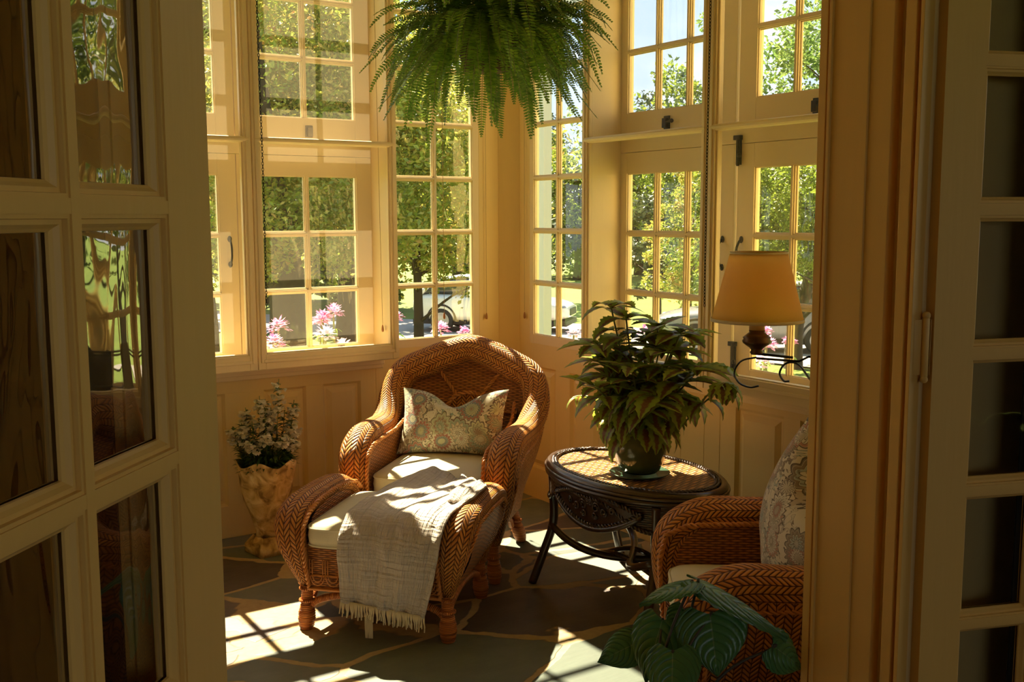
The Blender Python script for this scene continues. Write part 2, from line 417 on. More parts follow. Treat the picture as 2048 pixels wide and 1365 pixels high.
# frames of reference: a = distance from the room's corner along the wall, d = distance into the room
ML = lambda p: Vector((-p[0], -p[1], p[2]))
MR = lambda p: Vector((-p[1], -p[0], p[2]))
Z0, ZP = .848, .262
def raised(mb, a0, a1, z0, z1, d=0.0):
    """a sunk panel with moulded edge and raised field, in a wall whose face is at d"""
    mb.frustum((a0, a1, z0, z1, d), (a0 + .012, a1 - .012, z0 + .012, z1 - .012, d - .014))
    mb.frustum((a0 + .022, a1 - .022, z0 + .022, z1 - .022, d - .014), (a0 + .045, a1 - .045, z0 + .045, z1 - .045, d - .002))
def panelled(mb, a0, a1, z0, z1, cells, pz0, pz1):
    """face boards (3 cm) around sunk panels"""
    mb.box(a0, a1, -.10, -.0142, z0, z1)
    mb.box(a0, a1, -.015, 0, z0, pz0); mb.box(a0, a1, -.015, 0, pz1, z1)
    e = [a0] + [q for c in sorted(cells) for q in c] + [a1]
    for i in range(0, len(e), 2): mb.box(e[i], e[i + 1], -.015, 0, pz0, pz1)
    for c in cells: raised(mb, c[0], c[1], pz0, pz1)
TOPZ = 2.74; CEIL = 2.98
# left wall
mb = MB(); mb.M = ML
cellsL = [(.17, .38), (.48, .69), (.875, 1.07), (1.155, 1.36), (1.54, 1.75), (1.85, 2.05), (2.15, 2.36), (2.45, 2.65), (2.9, 3.2), (3.4, 3.7)]
panelled(mb, .06, 4.4, 0, .806, cellsL, .148, .664)
mb.box(.79, .794, -.0002, .0012, 0, .72)
mb.box(.06, 4.4, -.10, 0, TOPZ, CEIL)
for a0, a1, d in ((.06, .20, 0), (.705, .80, 0), (3.43, 4.4, 0)): mb.box(a0, a1, -.045, d, .806, TOPZ)
mb.build('wall_left', m_wall, smooth=False, kind='structure', bevel=.0015)
# right wall
mb = MB(); mb.M = MR
cellsR = [(.15, .39), (.51, .74), (1.62, 1.87), (1.95, 2.2), (2.3, 2.55), (2.7, 2.95)]
panelled(mb, .06, 3.36, 0, .806, cellsR, .16, .69)
for a in (.86, 1.15, 1.30, 1.44, 1.53): mb.box(a, a + .004, -.0002, .0015, 0, .74)
mb.box(.06, 3.36, -.10, 0, TOPZ, CEIL)
for a0, a1, d in ((.06, .165, 0), (.635, .86, 0), (3.06, 3.36, 0)): mb.box(a0, a1, -.045, d, .806, TOPZ)
mb.build('wall_right', m_wall, smooth=False, kind='structure', bevel=.0015)
# cut corner post
mb = MB(); mb.add([(-.085, 0.02, z) for z in (0, CEIL)] + [(-.082, -.002, z) for z in (0, CEIL)] + [(-.002, -.075, z) for z in (0, CEIL)] + [(.02, -.075, z) for z in (0, CEIL)] + [(.03, .03, z) for z in (0, CEIL)],
    [(0, 2, 3, 1), (2, 4, 5, 3), (4, 6, 7, 5), (6, 8, 9, 7), (8, 0, 1, 9)])
mb.build('wall_corner', m_wall, smooth=False, kind='structure')
MB().box(-4.5, .14, -3.3, .14, CEIL, CEIL + .1).build('ceiling', m_cream, smooth=False, kind='structure')
MB().box(-4.5, -4.4, -3.3, .1, 0, CEIL).build('wall_far', m_wall, smooth=False, kind='structure')

# ------------------------------------------------------------------ windows
def mk_glass(name, amt=1.0, wav=.0, tint=(.97, .98, .95)):
    M = Mat(name); nor = None
    if wav:
        o = M.coord(); nor = M.bump(M.noise(M.scale(o, (1, 1, .35)), 9.0, 2, .6), wav, 1.0)
    ge = M.n('ShaderNodeNewGeometry'); dp = M.n('ShaderNodeVectorMath', operation='DOT_PRODUCT'); M.nt.links.new(ge.outputs['Incoming'], dp.inputs[0]); M.nt.links.new(ge.outputs['Normal'], dp.inputs[1])
    c = S(M.nt, dp.outputs['Value']).abs(); f = (((1.0 - c).pow(5.0) * .96 + .04) * 1.8 * amt).min(1.0)
    return M.done(M.mixs(f, M.shader('ShaderNodeBsdfTransparent', tint), M.shader('ShaderNodeBsdfGlossy', (1, 1, 1), nor, Roughness=.015)))
m_glass = mk_glass('window_glass', .8, .004)
m_oldglass = mk_glass('wavy_old_glass', 2.2, .0035, (.86, .86, .82))
def mk_screen():
    M = Mat('insect_screen'); s = M.mixs(.5, M.shader('ShaderNodeBsdfDiffuse', (.38, .34, .26)), M.shader('ShaderNodeBsdfTranslucent', (.42, .37, .28)))
    return M.done(M.mixs(.13, M.shader('ShaderNodeBsdfTransparent', (1, 1, 1)), s))
m_screen = mk_screen()
def bars(mb, a0, a1, z0, z1, nc, nr, d, w=.020, th=.018):
    """glazing bars with a moulded nose toward the room"""
    for i in range(1, nc):
        a = a0 + (a1 - a0) * i / nc; mb.box(a - w / 2, a + w / 2, d - th, d + .004, z0, z1); mb.box(a - w / 2 - .004, a + w / 2 + .004, d - .012, d - .004, z0, z1); mb.box(a - .005, a + .005, d, d + .011, z0, z1)
    for j in range(1, nr):
        z = z0 + (z1 - z0) * j / nr; mb.box(a0, a1, d - th, d + .004, z - w / 2, z + w / 2); mb.box(a0, a1, d - .012, d - .004, z - w / 2 - .004, z + w / 2 + .004); mb.box(a0, a1, d, d + .0105, z - .005, z + .005)
def rim(mb, a0, a1, z0, z1, w, d0, d1, wb=None, wt=None):
    wb = wb or w; wt = wt or w
    mb.box(a0, a0 + w, d0, d1, z0, z1); mb.box(a1 - w, a1, d0, d1, z0, z1)
    mb.box(a0 + w, a1 - w, d0, d1, z0, z0 + wb); mb.box(a0 + w, a1 - w, d0, d1, z1 - wt, z1)
def sash(root, M_, oa0, oa1, oz0, oz1, ga0, ga1, gz0, gz1, nc, nr, name='window_frame', d=0.0):
    mb = MB(); mb.M = M_
    mb.box(oa0, ga0, d - .035, d, oz0, oz1); mb.box(ga1, oa1, d - .035, d, oz0, oz1)
    mb.box(ga0, ga1, d - .035, d, oz0, gz0); mb.box(ga0, ga1, d - .035, d, gz1, oz1)
    e = .006; rim(mb, ga0 - e, ga1 + e, gz0 - e, gz1 + e, e + .004, d - .012, d - .006)
    bars(mb, ga0, ga1, gz0, gz1, nc, nr, d - .008)
    mb.build(name, m_cream, root, smooth=False, bevel=.0012)
    mb = MB(); mb.M = M_; mb.add([(ga0, d - .023, gz0), (ga1, d - .023, gz0), (ga1, d - .023, gz1), (ga0, d - .023, gz1)], [(0, 1, 2, 3)]); mb.build('glass_pane', m_glass, root, smooth=False)
wn = [0]
def window_root(label=None):
    wn[0] += 1; r = empty('window_%d' % wn[0], kind='structure'); return r
# flush windows beside the corner
r = window_root(); sash(r, ML, .20, .705, .806, TOPZ, .236, .668, Z0, Z0 + 7 * ZP, 2, 7)
r = window_root(); sash(r, MR, .165, .635, .806, TOPZ, .198, .600, Z0 + .005, Z0 + .005 + 7 * ZP, 2, 7)
def boxed(M_, end, units, case, nc, names, thick_post):
    """a bay of casements with transom lights above, behind inner screen frames 17 cm into the room"""
    far = units[-1][1]
    mb = MB(); mb.M = M_
    e = end
    mb.box(e - .035, e, -.02, .17, .786, TOPZ + .04)                       # end jamb
    mb.box(far, far + .035, -.02, .17, .786, TOPZ + .04)
    mb.box(e - .035, far + .035, -.02, .168, .780, .812)                      # inner sill board
    mb.box(e - .035, far + .035, -.02, .19, TOPZ + .03, TOPZ + .10)
    mb.box(e, far, -.04, .002, 1.727, 1.800)                                # transom rail
    mb.box(e - .03, far, .0, .045, .742, .780); mb.box(e - .03, far, .0, .030, .722, .742); mb.box(e - .02, far, 0, .060, .764, .780)
    mb.box(case[0][0] - .03, case[0][0] - .002, -.03, .012, .81, TOPZ)
    mb.build('trim_%d' % (1 if M_ is ML else 2), m_cream, smooth=False, kind='structure', bevel=.003)
    for i, (u0, u1) in enumerate(units):
        r = window_root(); o0, o1, g0, g1 = case[i]
        sash(r, M_, o0, o1, .806, 1.725, g0, g1, Z0, Z0 + 3 * ZP, nc, 3, 'casement_sash', -.0)
        sash(r, M_, o0, o1, 1.802, TOPZ, g0, g1, Z0 + 4 * ZP, Z0 + 7 * ZP, nc, 3, 'transom_sash', -.0)
        w = .034; mb = MB(); mb.M = M_
        rim(mb, u0, u1, .786, TOPZ + .02, w, .17, .192, .066, .05)
        rim(mb, u0 + w * .35, u1 - w * .35, .786 + .03, TOPZ - .01, .012, .19, .197, .014, .014)
        rim(mb, u0 + w - .004, u1 - w + .004, .786 + .060, TOPZ - .034, .012, .160, .184)
        mb.build('screen_frame', m_cream, r, smooth=False, bevel=.0025)
        mb = MB(); mb.M = M_; mb.add([(u0 + w, .172, .85), (u1 - w, .172, .85), (u1 - w, .172, TOPZ - .03), (u0 + w, .172, TOPZ - .03)], [(0, 1, 2, 3)]); mb.build('insect_screen', m_screen, r, smooth=False)
        mb = MB(); mb.M = M_
        prof = [(.16, 1.764), (.186, 1.765), (.196, 1.771), (.199, 1.779), (.194, 1.787), (.18, 1.790), (.16, 1.790)]
        mb.grid([[(a, q[0], q[1]) for q in prof] for a in (u0 + .012, u0 + .020, u1 - .020, u1 - .012)], closed=True, capstart=True, capend=True)
        mb.build('ledge', m_cream, r, smooth=False)
        names.append(r)
winL, winR = [], []
boxed(ML, .797, [(.762, 1.447), (1.451, 2.13), (2.134, 2.8), (2.804, 3.42)], [(.80, 1.452, .877, 1.371), (1.456, 2.11, 1.538, 2.032), (2.114, 2.77, 2.2, 2.69), (2.774, 3.42, 2.86, 3.35)], 2, winL, 0)
boxed(MR, .885, [(.85, 1.630), (1.634, 2.41), (2.414, 3.10)], [(.87, 1.583, .927, 1.497), (1.600, 2.36, 1.688, 2.258), (2.364, 3.06, 2.45, 2.98)], 3, winR, 0)
# hardware
def handle(root, M_, a, z):
    mb = MB(); mb.M = M_
    mb.tube(spline([(a, .0, z + .055), (a, .012, z + .05), (a, .026, z + .025), (a, .028, z), (a, .026, z - .025), (a, .012, z - .05), (a, 0, z - .055)], 5), .0048, 8)
    mb.ball((a, .003, z + .056), .010, 10, 6, (1, .5, 1.4)); mb.ball((a, .003, z - .056), .010, 10, 6, (1, .5, 1.4)); mb.build('handle', m_iron, root)
handle(winL[1], ML, 1.494, 1.297)
handle(winR[0], MR, 1.528, 1.300); handle(winR[1], MR, 1.630, 1.300)
def latch(root, M_, a, z, mat=None, knob=True):
    mb = MB(); mb.M = M_; mb.box(a - .018, a + .018, 0, .006, z - .026, z + .028); mb.box(a - .012, a + .012, .006, .022, z - .022, z + .018)
    if knob: mb.tube([(a + .01, .016, z), (a + .045, .020, z + .004)], .0055, 8); mb.ball((a + .047, .02, z + .004), .009)
    mb.build('latch', mat or m_iron, root, smooth=False, bevel=.002)
latch(winL[0], ML, 1.108, 1.835, m_zinc, False)
latch(winR[0], MR, 1.19, 1.838); latch(winR[1], MR, 1.985, 1.838)
def bolt(root, M_, a, z):
    mb = MB(); mb.M = M_; mb.box(a - .014, a + .010, 0, .010, z - .055, z + .045); mb.tube([(a + .004, .016, z - .06), (a + .004, .016, z + .05)], .006, 8)
    mb.box(a - .02, a + .014, 0, .02, z + .04, z + .058); mb.ball((a + .016, .022, z - .02), .009); mb.build('surface_bolt', m_iron, root, smooth=False, bevel=.0015)
bolt(winR[1], MR, 1.612, 1.70); bolt(winR[1], MR, 1.606, .895)
mb = MB(); mb.M = ML; mb.tube([(1.16, .085, .822), (.95, .10, .822)], .003, 6); mb.ball((1.165, .085, .824), .008); mb.ball((.95, .10, .824), .005)
mb.tube([(.985, .03, .812), (.985, .03, .846)], .006, 8); mb.tube([(.968, .03, .846), (1.002, .03, .846)], .0035, 6); mb.build('casement_stay', m_zinc, winL[0])

# chains and pull cords that hang in front of the frames
def chain(M_, a, d, z0, z1, label):
    mb = MB(); mb.M = M_; n = int((z1 - z0) / .0125)
    for i in range(n):
        z = z1 - i * .0125; k = i % 2; w = Vector((.0042, 0, 0)) if k == 0 else Vector((0, .0042, 0)); c = Vector((a + math.sin(i * .05) * .002, d, z)); pts = []
        for j in range(9):
            t = 2 * math.pi * j / 8; pts.append(c + w * math.cos(t) + Vector((0, 0, .0085)) * math.sin(t))
        mb.tube(pts, .0013, 5, cap=False)
    return tag(mb.build('sash_chain', m_iron), label, 'chain')
chain(ML, 1.412, .215, 1.05, 2.70, 'thin black metal chain hanging at the post between the two left windows')
chain(MR, 1.655, .215, 1.10, 2.70, 'black metal chain hanging on the right window post behind the lampshade')
m_cord = plain('cotton_cord', (.45, .32, .16), .8); m_acorn = plain('turned_wood_knob', (.40, .16, .04), .35)
def cord(M_, a, d, z0, z1, label, a1=None):
    mb = MB(); mb.M = M_; mb.tube([(a1 or a, d, z1), (a, d, z0 + .02)], .0012, 5); o = mb.build('pull_cord', m_cord); tag(o, label, 'pull cord', 'blind pull cords')
    mb = MB(); mb.M = M_; mb.lathe([(0, -.018), (.005, -.016), (.0065, -.006), (.005, .006), (.002, .016), (0, .018)], 10, (a, d, z0)); mb.build('cord_knob', m_acorn, o)
cord(ML, .165, .012, .94, 2.7, 'pull cord with wooden knob on the left side of the room corner')
cord(MR, .135, .012, .945, 2.7, 'pull cord with wooden knob on the right side of the room corner')
cord(ML, .812, .120, .925, 2.7, 'pull cord with wooden knob hanging inside the left window recess', .828)
cord(ML, .415, .012, .955, 2.7, 'pull cord with dark knob hanging across the narrow left window')

# ------------------------------------------------------------------ house wall with the doorway, and the room the camera stands in
YN, YF, XR, XL = -3.358, -3.148, -1.332, -2.640
mb = MB()
mb.box(XR + .03, 2.2, YN, YF, 0, CEIL); mb.box(-6.5, XL - .03, YN, YF, 0, CEIL); mb.box(XL - .03, XR + .03, YN, YF, 2.42, CEIL)
mb.build('wall_front', m_wall, smooth=False, kind='structure')
def jamb(sx, x, name):
    mb = MB(); q = lambda a, b: (min(x + sx * a, x + sx * b), max(x + sx * a, x + sx * b))
    B = lambda a, b, y0, y1: mb.box(*q(a, b), y0, y1, 0, 2.42)
    B(0, .04, -3.244, YF - .0); B(-.006, .04, -3.160, -3.153); B(.005, .04, -3.294, -3.244); B(.036, .05, -3.321, -3.294)
    B(.002, .05, -3.343, -3.321); B(.006, .05, -3.335, -3.333); B(.022, .05, -3.353, -3.343)
    B(.0, .03, -3.361, -3.353)
    if sx < 0: B(.008, .03, -3.367, -3.361); B(.0, .03, -3.374, -3.367); B(.02, .12, YN - .02, YN); B(.05, .10, YN - .028, YN - .018)
    B(-.004, .10, YF, YF + .018); B(.02, .09, YF + .018, YF + .028)
    return mb.build(name, m_door, smooth=False, kind='structure', bevel=.0015)
jamb(1, XR, 'trim_3'); jamb(-1, XL, 'trim_4')
MB().box(XL, XR, YN, YF, 2.38, 2.42).build('trim_5', m_door, smooth=False, kind='structure')
def leaf(name, H, ang, W_, st0, glass, flip=1):
    """glazed door leaf, s from the hinge stile along the leaf"""
    root = empty(name, kind='structure', loc=(H[0], H[1], 0)); root.rotation_euler = (0, 0, math.pi / 2 - ang)
    rows = [.40 + i * .265 for i in range(8)]; rows = [.398, .663, .928, 1.193, 1.460, 1.726, 1.992, 2.257]
    g0, g1 = st0, st0 + .516; nc = 3; T = .019
    mb = MB(); mb.box(0, g0, -T, T, .01, 2.37); mb.box(g1, W_, -T, T, .01, 2.37); mb.box(g0, g1, -T, T, .01, rows[0]); mb.box(g0, g1, -T, T, rows[-1], 2.37)
    cw = (g1 - g0) / nc; wb = .014
    for i in range(1, nc): mb.box(g0 + cw * i - wb / 2, g0 + cw * i + wb / 2, -T, T, rows[0], rows[-1])
    for z in rows[1:-1]: mb.box(g0, g1, -T + .0002, T - .0002, z - wb / 2, z + wb / 2)
    # ovolo beads around every light, both faces
    for s_ in (-1, 1):
        for i in range(nc):
            a0 = g0 + cw * i + (wb / 2 if i else 0); a1 = g0 + cw * (i + 1) - (wb / 2 if i < nc - 1 else 0)
            for j in range(len(rows) - 1):
                z0 = rows[j] + (wb / 2 if j else 0); z1 = rows[j + 1] - (wb / 2 if j < len(rows) - 2 else 0)
                steps = [(0, T - .002), (.004, T - .002), (.0045, T - .007), (.009, T - .007), (.0125, T - .0115), (.0155, T - .014), (.016, .002)]
                rr = [[(a0 + k, s_ * d, z0 + k), (a1 - k, s_ * d, z0 + k), (a1 - k, s_ * d, z1 - k), (a0 + k, s_ * d, z1 - k)] for k, d in steps]
                mb.grid(rr, closed=True)
    mb.build('door_frame', m_door, root, smooth=False, bevel=.0)
    mb = MB(); mb.add([(g0, 0, rows[0]), (g1, 0, rows[0]), (g1, 0, rows[-1]), (g0, 0, rows[-1])], [(0, 1, 2, 3)]); mb.build('glass_pane', glass, root, smooth=False)
    return root
m_glass2 = mk_glass('door_glass', 1.0, .002, (.80, .80, .76))
lfL = leaf('door_1', (-2.646, -3.353), R(33.4 + 8.9) + math.pi, .72, .099, m_oldglass)
lfR = leaf('door_2', (-1.289, -3.365), R(33.4 + 76.4), .70, .083, m_glass2)
def hinge(root, z):
    mb = MB(); mb.tube([(-.012, -.012, z - .055), (-.012, -.012, z + .055)], .0065, 10); mb.ball((-.012, -.012, z + .060), .0075); mb.ball((-.012, -.012, z - .060), .0075)
    mb.box(-.002, .0, -.012, .016, z - .052, z + .052); mb.box(-.034, -.014, -.0085, -.0065, z - .052, z + .052)
    mb.build('hinge', m_door, root, bevel=.0005)
for z in (.45, 1.205, 1.95): hinge(lfR, z)
# near room shell
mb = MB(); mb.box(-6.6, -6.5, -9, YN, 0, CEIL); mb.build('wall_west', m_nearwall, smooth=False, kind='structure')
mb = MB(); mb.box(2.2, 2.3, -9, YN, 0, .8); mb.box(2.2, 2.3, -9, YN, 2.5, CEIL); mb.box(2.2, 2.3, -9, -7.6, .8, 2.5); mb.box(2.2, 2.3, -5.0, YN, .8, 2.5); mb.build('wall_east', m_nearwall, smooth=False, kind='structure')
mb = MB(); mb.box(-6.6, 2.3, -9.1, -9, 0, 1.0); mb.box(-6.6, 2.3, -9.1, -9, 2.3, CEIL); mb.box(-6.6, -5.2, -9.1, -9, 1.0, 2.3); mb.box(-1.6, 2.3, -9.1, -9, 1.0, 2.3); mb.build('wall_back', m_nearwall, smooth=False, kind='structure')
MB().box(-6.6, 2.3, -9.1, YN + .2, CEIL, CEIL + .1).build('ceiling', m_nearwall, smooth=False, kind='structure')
# drape that hangs on the house wall behind the left door leaf
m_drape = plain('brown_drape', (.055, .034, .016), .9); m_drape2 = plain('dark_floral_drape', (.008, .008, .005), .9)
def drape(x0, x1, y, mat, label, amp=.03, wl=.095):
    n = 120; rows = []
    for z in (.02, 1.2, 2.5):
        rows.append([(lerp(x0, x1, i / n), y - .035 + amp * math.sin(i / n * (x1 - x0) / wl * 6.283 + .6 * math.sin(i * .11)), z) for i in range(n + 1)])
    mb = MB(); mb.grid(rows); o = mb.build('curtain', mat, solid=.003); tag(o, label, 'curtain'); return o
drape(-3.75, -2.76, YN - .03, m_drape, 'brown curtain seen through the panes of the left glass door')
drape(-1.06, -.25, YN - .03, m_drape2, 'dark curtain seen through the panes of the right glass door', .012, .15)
# ------------------------------------------------------------------ wicker armchair (local: x across, y toward the back, z up; arm fronts at y = 0)
def roll_sweep(mb, pts, seg=26, n=110):
    """fat wicker roll: pts = (centre, outward vector, half width, half height); returns frames"""
    C_ = spline([p[0] for p in pts], 14); m = len(C_); k = np.linspace(0, len(pts) - 1, m); ks = range(len(pts))
    nx, ny, nz = [np.interp(k, ks, [p[1][i] for p in pts]) for i in range(3)]
    wa = np.interp(k, ks, [p[2] for p in pts]); wb = np.interp(k, ks, [p[3] for p in pts]); fr = []; rows = []; uu = []; L = 0
    for i in range(m):
        T = (C_[min(i + 1, m - 1)] - C_[max(i - 1, 0)]).normalized(); N = Vector((nx[i], ny[i], nz[i])); N = (N - T * N.dot(T)).normalized(); B = T.cross(N)
        if i: L += (C_[i] - C_[i - 1]).length
        fr.append((C_[i], T, N, B, wa[i], wb[i])); row = []; ur = []; arc = 0; prev = None
        for j in range(seg + 1):
            a = 2 * math.pi * j / seg - math.pi / 2; p = C_[i] + N * math.cos(a) * wa[i] + B * math.sin(a) * wb[i]
            row.append(p); ur.append((L, (j / seg) * 2 * math.pi * .0575))
        rows.append(row); uu.append(ur)
    mb.grid(rows, uu, capstart=False); return fr
def bulb_foot(mb, x, y, dx=0, dy=0, r=.030, h=.10, top=.19, rp=.021):
    """cane-wrapped post that ends in a rope-wound bulb, splayed by dx, dy at the floor"""
    n = 44; rows = []; uu = []
    for i in range(n + 1):
        z = i / n * top; t = z / top
        if z < h: q = z / h; rad = r * (.62 + .38 * math.sin(math.pi * min(1, q * .9 + .1))) + .0022 * math.sin(z * 2 * math.pi / .0085)
        else: rad = rp
        cx, cy = x + dx * (1 - t), y + dy * (1 - t)
        rows.append([(cx + rad * math.cos(a), cy + rad * math.sin(a), z) for a in [2 * math.pi * k / 16 for k in range(17)]]); uu.append([(z * 1.0, k * .008) for k in range(17)])
    mb.grid(rows, uu, capstart=True)
    for zz in (h + .005, top - .012):
        t = zz / top; c = Vector((x + dx * (1 - t), y + dy * (1 - t), zz)); mb.tube([c + Vector((math.cos(a), math.sin(a), 0)) * (rp + .004) for a in [k * math.pi / 8 for k in range(17)]], .005, 6)
def arch(mb, p0, p1, rise, r=.013):
    p0, p1 = Vector(p0), Vector(p1); pts = []
    for i in range(21):
        t = i / 20; p = p0.lerp(p1, t); p.z += rise * math.sin(math.pi * t) ** .55; pts.append(p)
    mb.tube(pts, r, 9)
def loops(mb, x0, x1, y, z0, z1, n=9):
    """stick and loop decoration in cane on a woven band"""
    w = (x1 - x0) / n; zm = z0 + (z1 - z0) * .42
    for i in range(n):
        c = x0 + w * (i + .5)
        for s_ in (-.16, 0, .16): mb.tube([(c + s_ * w - w / 2, y, zm), (c + s_ * w - w / 2, y, z1)], .0022, 5)
        for r_ in (.46, .30): mb.tube([(c + w * r_ * math.cos(a), y - .002, zm + (zm - z0) * r_ * 2 * .95 * math.sin(a)) for a in [math.pi + math.pi * k / 10 for k in range(11)]], .0024, 5)
    mb.tube([(x0, y - .001, zm), (x1, y - .001, zm)], .0028, 5)
def box_cushion(x0, x1, y0, y1, z0, z1, name, parent, mat=None, crown=.02, rc=.045):
    nx, ny = 22, 22; pts = []
    def outline(k, n=64):
        out = []
        for i in range(n):
            a = 2 * math.pi * i / n; c, s_ = math.cos(a), math.sin(a); e = 2 / 9.0
            out.append(((x0 + x1) / 2 + (x1 - x0) / 2 * k * math.copysign(abs(c) ** e, c), (y0 + y1) / 2 + (y1 - y0) / 2 * k * math.copysign(abs(s_) ** e, s_)))
        return out
    mb = MB(); rows = []
    prof = [(.0, z0), (.6, z0), (.95, z0 + .002), (.985, z0 + .008), (1.0, z0 + .014), (1.012, (z0 + z1) / 2), (1.0, z1 - .014), (.985, z1 - .006), (.96, z1 + .001), (.85, z1 + crown * .45), (.6, z1 + crown * .85), (.3, z1 + crown), (.0, z1 + crown)]
    for k, z in prof: rows.append([(p[0], p[1], z) for p in outline(max(k, .001))])
    rows = [r + [r[0]] for r in rows]; mb.grid(rows); o = mb.build(name, mat or m_cush, parent)
    mb = MB()
    for z in (z0 + .011, z1 - .010):
        q = outline(1.0); q.append(q[0]); mb.tube([(p[0], p[1], z) for p in q], .0042, 6)
    mb.build('piping', mat or m_cush, o); return o

def make_armchair(name, label):
    t = thing(name, label, 'chair')
    X, Y, Z = Vector((1, 0, 0)), Vector((0, 1, 0)), Vector((0, 0, 1))
    D = lambda a, b: (a, b, 0)
    half = [((.272, .015, .155), D(1, 0), .022, .018), ((.285, -.005, .25), D(1, 0), .042, .030), ((.300, -.025, .38), D(1, 0), .060, .044), ((.308, -.005, .485), D(1, 0), .066, .056),
            ((.312, .085, .540), D(1, 0), .064, .058), ((.316, .22, .545), D(1, 0), .060, .054), ((.322, .36, .548), D(1, .05), .058, .054), ((.330, .455, .585), D(.95, .3), .058, .058),
            ((.330, .530, .66), D(.8, .6), .058, .062), ((.292, .578, .742), D(.5, .86), .058, .066), ((.195, .610, .792), D(.3, .95), .056, .066), ((.085, .634, .836), D(.1, 1), .056, .062), ((0, .642, .858), D(0, 1), .056, .058)]
    full = half + [((-p[0][0], p[0][1], p[0][2]), (-p[1][0], p[1][1], 0), p[2], p[3]) for p in half[-2::-1]]
    # the outward vector flips side across the back: keep the section turning smoothly
    mb = MB(); C_ = full; fr = roll_sweep(mb, full); roll_o = mb.build('rolled_rim', m_her, t)
    n = len(fr)
    # outer shell from the roll down to the base
    def base_pt(c):
        s_ = 1 if c.x >= 0 else -1; f = min(1, abs(c.x) / .31)
        bx = min(abs(c.x) * .86, .262); by = c.y * .90 - .0
        return Vector((s_ * bx, by, .165))
    i0 = next(i for i in range(n) if fr[i][0].z > .50); rng = range(i0 - 8, n - i0 + 8)
    rows = []; uu = []; L = 0
    for q, i in enumerate(rng):
        c, T, N, B, wa, wb = fr[i]; nh = Vector((c.x * .9, max(0, c.y - .30) * 1.6, 0)).normalized() if c.y > .3 else Vector((math.copysign(1, c.x), 0, 0))
        a = c + nh * wa * .93; a.z -= .012; b = base_pt(c); r = []; u_ = []
        if q: L += (c - fr[i - 1][0]).length
        for j in range(15):
            s_ = j / 14; p = a.lerp(b, s_); bulge = math.sin(math.pi * s_ ** .8) * .030 * (1 - s_); p += nh * bulge; r.append(p); u_.append((s_ * (a - b).length, L))
        rows.append(r); uu.append(u_)
    mb = MB(); mb.grid(rows, uu); mb.build('outer_side', m_her, t)
    # inner sides of the arms
    mb = MB()
    for s_ in (1, -1):
        rows = []; uu = []
        for i in range(17):
            y = -.01 + .53 * i / 16; top = interp(y, [0, .1, .36, .45, .52], [.50, .535, .54, .56, .62]); rows.append([(s_ * (.250 if z > .33 else .246), y, z) for z in np.linspace(.16, top, 6)]); uu.append([(y, z) for z in np.linspace(.16, top, 6)])
        mb.grid(rows, uu)
    mb.build('arm_inner_side', m_weave_open, t)
    # woven back panel
    edge = [fr[i] for i in range(n) if fr[i][0].z > .62 and fr[i][0].y > .45]
    P_in = []
    for c, T, N, B, wa, wb in edge:
        inw = Vector((-c.x, 0, .56 - c.z)).normalized(); P_in.append(c + inw * .035 + Vector((0, -.012, 0)))
    top = sorted([(p.x, p.z, p.y) for p in P_in]); xs = [p[0] for p in top]; zs = [p[1] for p in top]
    def back_y(x, z): return .480 + (z - .30) * .27 + .03 * math.cos(x / .27 * math.pi / 2) + .012 - .0
    rows = []; uu = []
    for i in range(31):
        x = -.262 + .524 * i / 30; zt = interp(x, xs, zs); rows.append([(x, back_y(x, z), z) for z in np.linspace(.18, zt, 14)]); uu.append([(x + 1, z) for z in np.linspace(.18, zt, 14)])
    mb = MB(); mb.grid(rows, uu); bp = mb.build('backrest', m_weave, t)
    cz = .575
    mb = MB(); rows = []; uu = []
    for r_ in np.linspace(0.002, .078, 5): rows.append([(r_ * 1.25 * math.cos(a), back_y(r_ * math.cos(a), cz + r_ * math.sin(a)) - .006, cz + r_ * math.sin(a)) for a in np.linspace(0, 2 * math.pi, 33)]); uu.append([(cz + r_ * math.sin(a), r_ * 1.25 * math.cos(a) + 1) for a in np.linspace(0, 2 * math.pi, 33)])
    mb.grid(rows, uu); mb.build('medallion', m_her, bp)
    mb = MB(); off = Vector((0, -.008, 0))
    ring = [(.1 * math.cos(a), back_y(.1 * math.cos(a), cz + .082 * math.sin(a)) - .008, cz + .082 * math.sin(a)) for a in np.linspace(0, 2 * math.pi, 40)]
    mb.rope(ring, .0075, .05)
    for ang in (125, 55, 178, 2):
        a = R(ang); pts = []
        for r_ in np.linspace(.085, .26, 12):
            x = r_ * 1.15 * math.cos(a); z = cz + r_ * math.sin(a); zt = interp(x, xs, zs)
            if z > zt + .004 or abs(x) > .262: break
            pts.append((x, back_y(x, z) - .007, z))
        if len(pts) > 2: mb.rope(pts, .006, .045)
    mb.rope([(x, back_y(x, z) - .010, z) for x, z in zip(xs, zs)], .008, .045)
    mb.build('braid', m_braid, bp)
    # braids along the arms
    mb = MB()
    for s_ in (1, -1):
        mb.rope([(s_ * .240, y, z) for y, z in [(-.030, .18), (-.045, .30), (-.052, .42), (-.035, .50), (.03, .53), (.12, .535), (.3, .54), (.43, .565), (.50, .64)]], .006, .035)
        mb.rope([(s_ * x, y, z) for x, y, z in [(.285, .0, .16), (.325, .010, .26), (.358, .015, .38), (.370, .035, .47), (.372, .12, .50), (.374, .3, .51), (.380, .44, .55)]], .0045, .035)
    rr = [c + Vector((c.x, max(0, c.y - .2), 0)).normalized() * .064 + Vector((0, 0, -.006)) for c, T, N, B, wa, wb in fr if c.y > .44 and c.z > .57]
    mb.rope(rr, .0045, .035)
    mb.build('arm_braid', m_braid, t)
